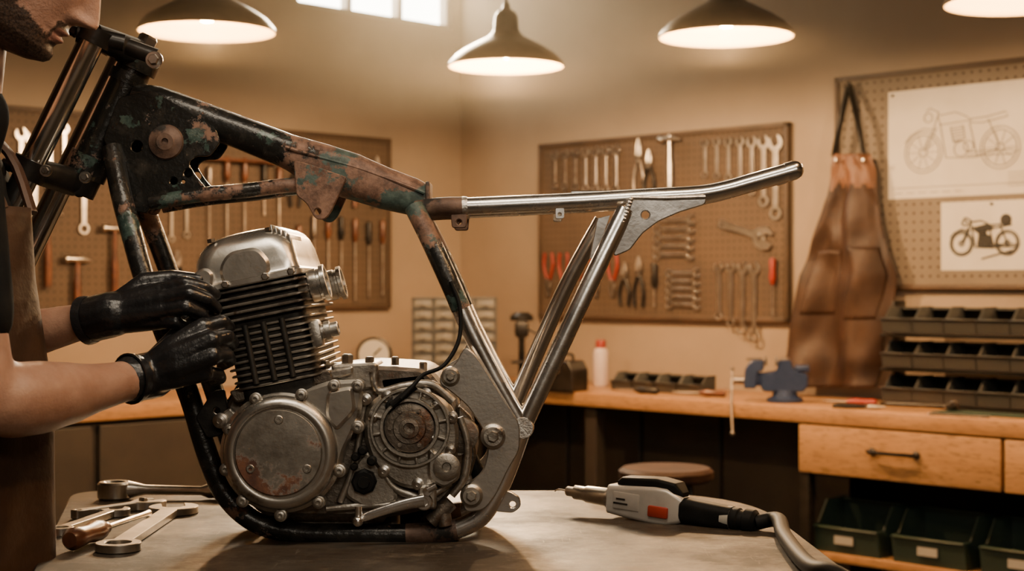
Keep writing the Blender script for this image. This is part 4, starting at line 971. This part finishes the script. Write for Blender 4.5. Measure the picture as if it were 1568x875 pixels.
def hpt(z,th,grow=0):
    xf,xb,w=htab(z); c=math.cos(th); s=math.sin(th)
    y=w*(abs(s)**.92)*(1 if s>=0 else -1); x=(xf if c>0 else -xb)*(abs(c)**.92)*(1 if c>=0 else -1)
    ay_=abs(y)
    if c>0:
        gn=max(0,min(1,(.026-z)/.055)); 
        if z<-.036: gn=max(0,1-(-.036-z)/.010)
        x+=.032*gn*G(y,.0105+.003*gn)+.012*G(ay_-.014,.008)*G(z+.037,.009)
        x+=.007*G(z-.032,.011)*G(y,.05)-.012*G(ay_-.032,.017)*G(z-.008,.013)
        x+=.009*G(z+.062,.0055)*G(y,.02)+.009*G(z+.074,.006)*G(y,.018)-.004*G(z+.085,.006)*G(y,.02)-.004*G(z+.068,.0025)*G(y,.022)
        x+=.008*G(z+.104,.012)*G(y,.022)
    x+=grow*c; y+=grow*s
    return vec(x,y,z+grow*(.3 if z>.09 else 0))
def sst(a,c,x): t=max(0,min(1,(x-a)/(c-a))); return t*t*(3-2*t)
def beardmask(p):
    m=sst(-.054,-.074,p.z+.40*max(0,p.x-.040))
    m=max(m,sst(.036,.016,p.x)*sst(-.03,-.01,p.x)*sst(.02,-.01,p.z))
    m=max(m,sst(-.048,-.053,p.z)*sst(.032,.024,abs(p.y))*sst(.05,.06,p.x))
    lip=sst(.026,.020,abs(p.y))*sst(-.082,-.078,p.z)*sst(-.058,-.062,p.z)*(1 if p.x>.05 else 0)
    return m*(1-lip),lip
T=TH.copy(); nr=120;nc=120;vs=[]
for i in range(nr):
    z=-.124+.241*i/(nr-1)
    for j in range(nc):
        p=hpt(z,2*pi*j/nc); bm_,_=beardmask(p)
        if bm_>.05:
            d_=Vector((p.x,p.y,-.03)).normalized(); p=p+d_*bm_*(.0014+.0008*noise.noise(p*260))
        vs.append(p)
b=B(); b.rings([vs[i*nc:(i+1)*nc] for i in range(nr)])
def headmat():
    m,n,bs_=nt('face_skin_and_beard'); at=N(n,'ShaderNodeVertexColor'); at.layer_name='face'
    sp=N(n,'ShaderNodeSeparateColor'); n.links.new(at.outputs[0],sp.inputs[0])
    sk=mix(n,ramp(n,nz(n,24,6),.4,.65),(.34,.185,.125),(.28,.14,.09))
    f=mth(n,'ADD',sp.outputs[0],mth(n,'MULTIPLY',mth(n,'SUBTRACT',nz(n,220,3),.5),1.1)); f=ramp(n,f,.35,.65)
    hr=mix(n,ramp(n,nz(n,300,3),.4,.6),(.022,.012,.008),(.065,.036,.022))
    c=mix(n,f,sk,hr); c=mix(n,sp.outputs[1],c,(.25,.11,.08)); n.links.new(c,bs_.inputs['Base Color'])
    bs_.inputs['Roughness'].default_value=.5; bs_.inputs['Subsurface Weight'].default_value=.05; bs_.inputs['Subsurface Radius'].default_value=(.02,.008,.004)
    bp=N(n,'ShaderNodeBump'); bp.inputs['Strength'].default_value=.4; bp.inputs['Distance'].default_value=.003; n.links.new(nz(n,240,4),bp.inputs['Height']); n.links.new(bp.outputs[0],bs_.inputs['Normal']); return m
o=b.make('head',headmat(),mc,80)
ca=o.data.color_attributes.new('face','FLOAT_COLOR','POINT')
for i,v in enumerate(o.data.vertices):
    a_,l_=beardmask(v.co); ca.data[i].color=(a_,l_,0,1)
b=B()
for s in (1,-1):
    b.ball((-.004,s*.074,-.012),(.019,.008,.031),0,seg=16); b.ball((-.002,s*.080,-.008),(.012,.006,.020),0,seg=12)
b.make('ears',m_skin,mc,70)
b=B()
for s in (1,-1):
    b.ball((.0745,s*.031,.006),.0115,0,seg=16); b.ball((.0835,s*.031,.004),.0045,1,seg=12)
    b.ball((.0765,s*.031,.0125),(.0115,.016,.006),2,seg=14); b.tube([(.092,s*.014,.026),(.092,s*.030,.030),(.082,s*.048,.026)],[.003,.004,.002],3,8,3)
b.make('eyes',[m_eye,m_iris,m_skin,m_hair],mc,70)
b=B(); vs=[]; nr=60
for i in range(nr):
    z=-.06+.177*i/(nr-1)
    for j in range(nc): vs.append(hpt(z,2*pi*j/nc,.010))
fs=[]
for i in range(nr-1):
    for j in range(nc):
        f=[i*nc+j,i*nc+(j+1)%nc,(i+1)*nc+(j+1)%nc,(i+1)*nc+j]; c_=sum((vs[q] for q in f),Vector())/4
        if c_.z>.062+(-.02 if c_.x<.05 else 0)-(.11 if c_.x<-.015 else 0) or (c_.x<.012 and c_.z>.0): fs.append(f)
fs.append([(nr-1)*nc+j for j in range(nc)])
b.add(vs,fs); o=b.make('hair',m_hair,mc,70); md=o.modifiers.new('s','SOLIDIFY'); md.thickness=.008
T=I4.copy()
blob('neck',[([TH@vec(-.035,0,-.04),TH@vec(-.045,0,-.09),vec(-.845,2.345,1.50),vec(-.86,2.35,1.44)],[.060,.058,.060,.065])],[],m_skin,mc,.008,6)
# gloved hands
def hand(name,cuff,palm,fingers,thumb,par):
    return blob(name,[(cuff,[.037]*len(cuff))]+palm+fingers+[thumb],[],m_glove,par,.0026,4)
w=wr_n; fb=(w-el_n).normalized()
mc_i=P(312,502,2.385); mc_m=P(324,522,2.365); mc_r=P(325,546,2.362); mc_p=P(314,572,2.372)
hand('gloved_hand_near',[w-fb*.018,w+fb*.022],
 [([w+fb*.01,w.lerp(mc_i,.5),mc_i],[.030,.025,.0160]),([w+fb*.01,w.lerp(mc_m,.5),mc_m],[.031,.026,.0162]),([w+fb*.01,w.lerp(mc_r,.5),mc_r],[.031,.025,.0155]),([w,w.lerp(mc_p,.5),mc_p],[.030,.023,.0140]),
  ([w.lerp(mc_m,.35)+vec(0,.015,0),w.lerp(mc_m,.75)+vec(0,.014,0)],[.024,.020])],
 [([mc_i,P(340,494,2.400),P(350,502,2.432),P(342,510,2.452)],[.0138,.0124,.0112,.0100]),
  ([mc_m,P(348,517,2.385),P(356,526,2.425),P(344,536,2.448)],[.0140,.0126,.0112,.0100]),
  ([mc_r,P(347,545,2.383),P(352,553,2.422),P(340,560,2.446)],[.0134,.0121,.0108,.0096]),
  ([mc_p,P(334,574,2.392),P(338,580,2.424),P(328,584,2.444)],[.0122,.0110,.0098,.0088])],
 ([w+fb*.02+vec(.0,.012,.015),P(272,518,2.42),P(300,494,2.435),P(328,480,2.452)],[.022,.0180,.0142,.0116]),mc)
w=wr_f; fb=(w-el_f).normalized()
mi=P(246,446,2.425); mm=P(250,460,2.412); mr=P(250,477,2.408); mp_=P(243,494,2.415)
hand('gloved_hand_far',[w-fb*.012,w+fb*.025],
 [([w+fb*.01,w.lerp(mi,.5),mi],[.030,.023,.0148]),([w+fb*.01,w.lerp(mm,.5),mm],[.031,.024,.0155]),([w+fb*.01,w.lerp(mr,.5),mr],[.031,.024,.0150]),([w,w.lerp(mp_,.5),mp_],[.030,.022,.0132])],
 [([mi,P(284,435,2.415),P(312,441,2.425),P(330,452,2.440)],[.0136,.0120,.0108,.0096]),
  ([mm,P(290,451,2.400),P(318,460,2.412),P(332,474,2.432)],[.0138,.0124,.0110,.0098]),
  ([mr,P(284,472,2.396),P(308,482,2.412),P(318,496,2.432)],[.0132,.0118,.0106,.0096]),
  ([mp_,P(268,494,2.402),P(286,504,2.418),P(292,516,2.432)],[.0118,.0108,.0098,.0088])],
 ([w+fb*.03+vec(0,.01,.012),P(222,434,2.45),P(264,427,2.455),P(304,430,2.45)],[.021,.0175,.0140,.0115]),mc)
b=B()
for w,e_ in ((wr_n,el_n),(wr_f,el_f)):
    fb=(w-e_).normalized(); c0=w-fb*.024
    b.lathe(c0,fb,[(.037,.012),(.0390,.006),(.0395,.0),(.040,-.002),(.0375,-.003),(.036,.002)],0,28,closed=True)
b.make('glove_cuffs',m_glove,mc)
e=E('oil_filler_cap',P(322,436,2.47)); B().lathe(P(316,438,2.475),(.2,-.3,1),[(0,-.01),(.017,-.01),(.019,-.004),(.019,.010),(.016,.014),(0,.014)],0,12).make('cap',m_blk,e)

# ---------------------------------------------------------------- camera
cam=bpy.data.cameras.new('camera'); co=bpy.data.objects.new('camera',cam); bpy.context.scene.collection.objects.link(co)
co.location=(0,0,H); co.rotation_euler=(rad(90),0,0); cam.sensor_width=36; cam.lens=36*F/1568.
cam.dof.use_dof=True; cam.dof.focus_distance=2.5; cam.dof.aperture_fstop=4.5
cam.clip_start=.05
bpy.context.scene.camera=co
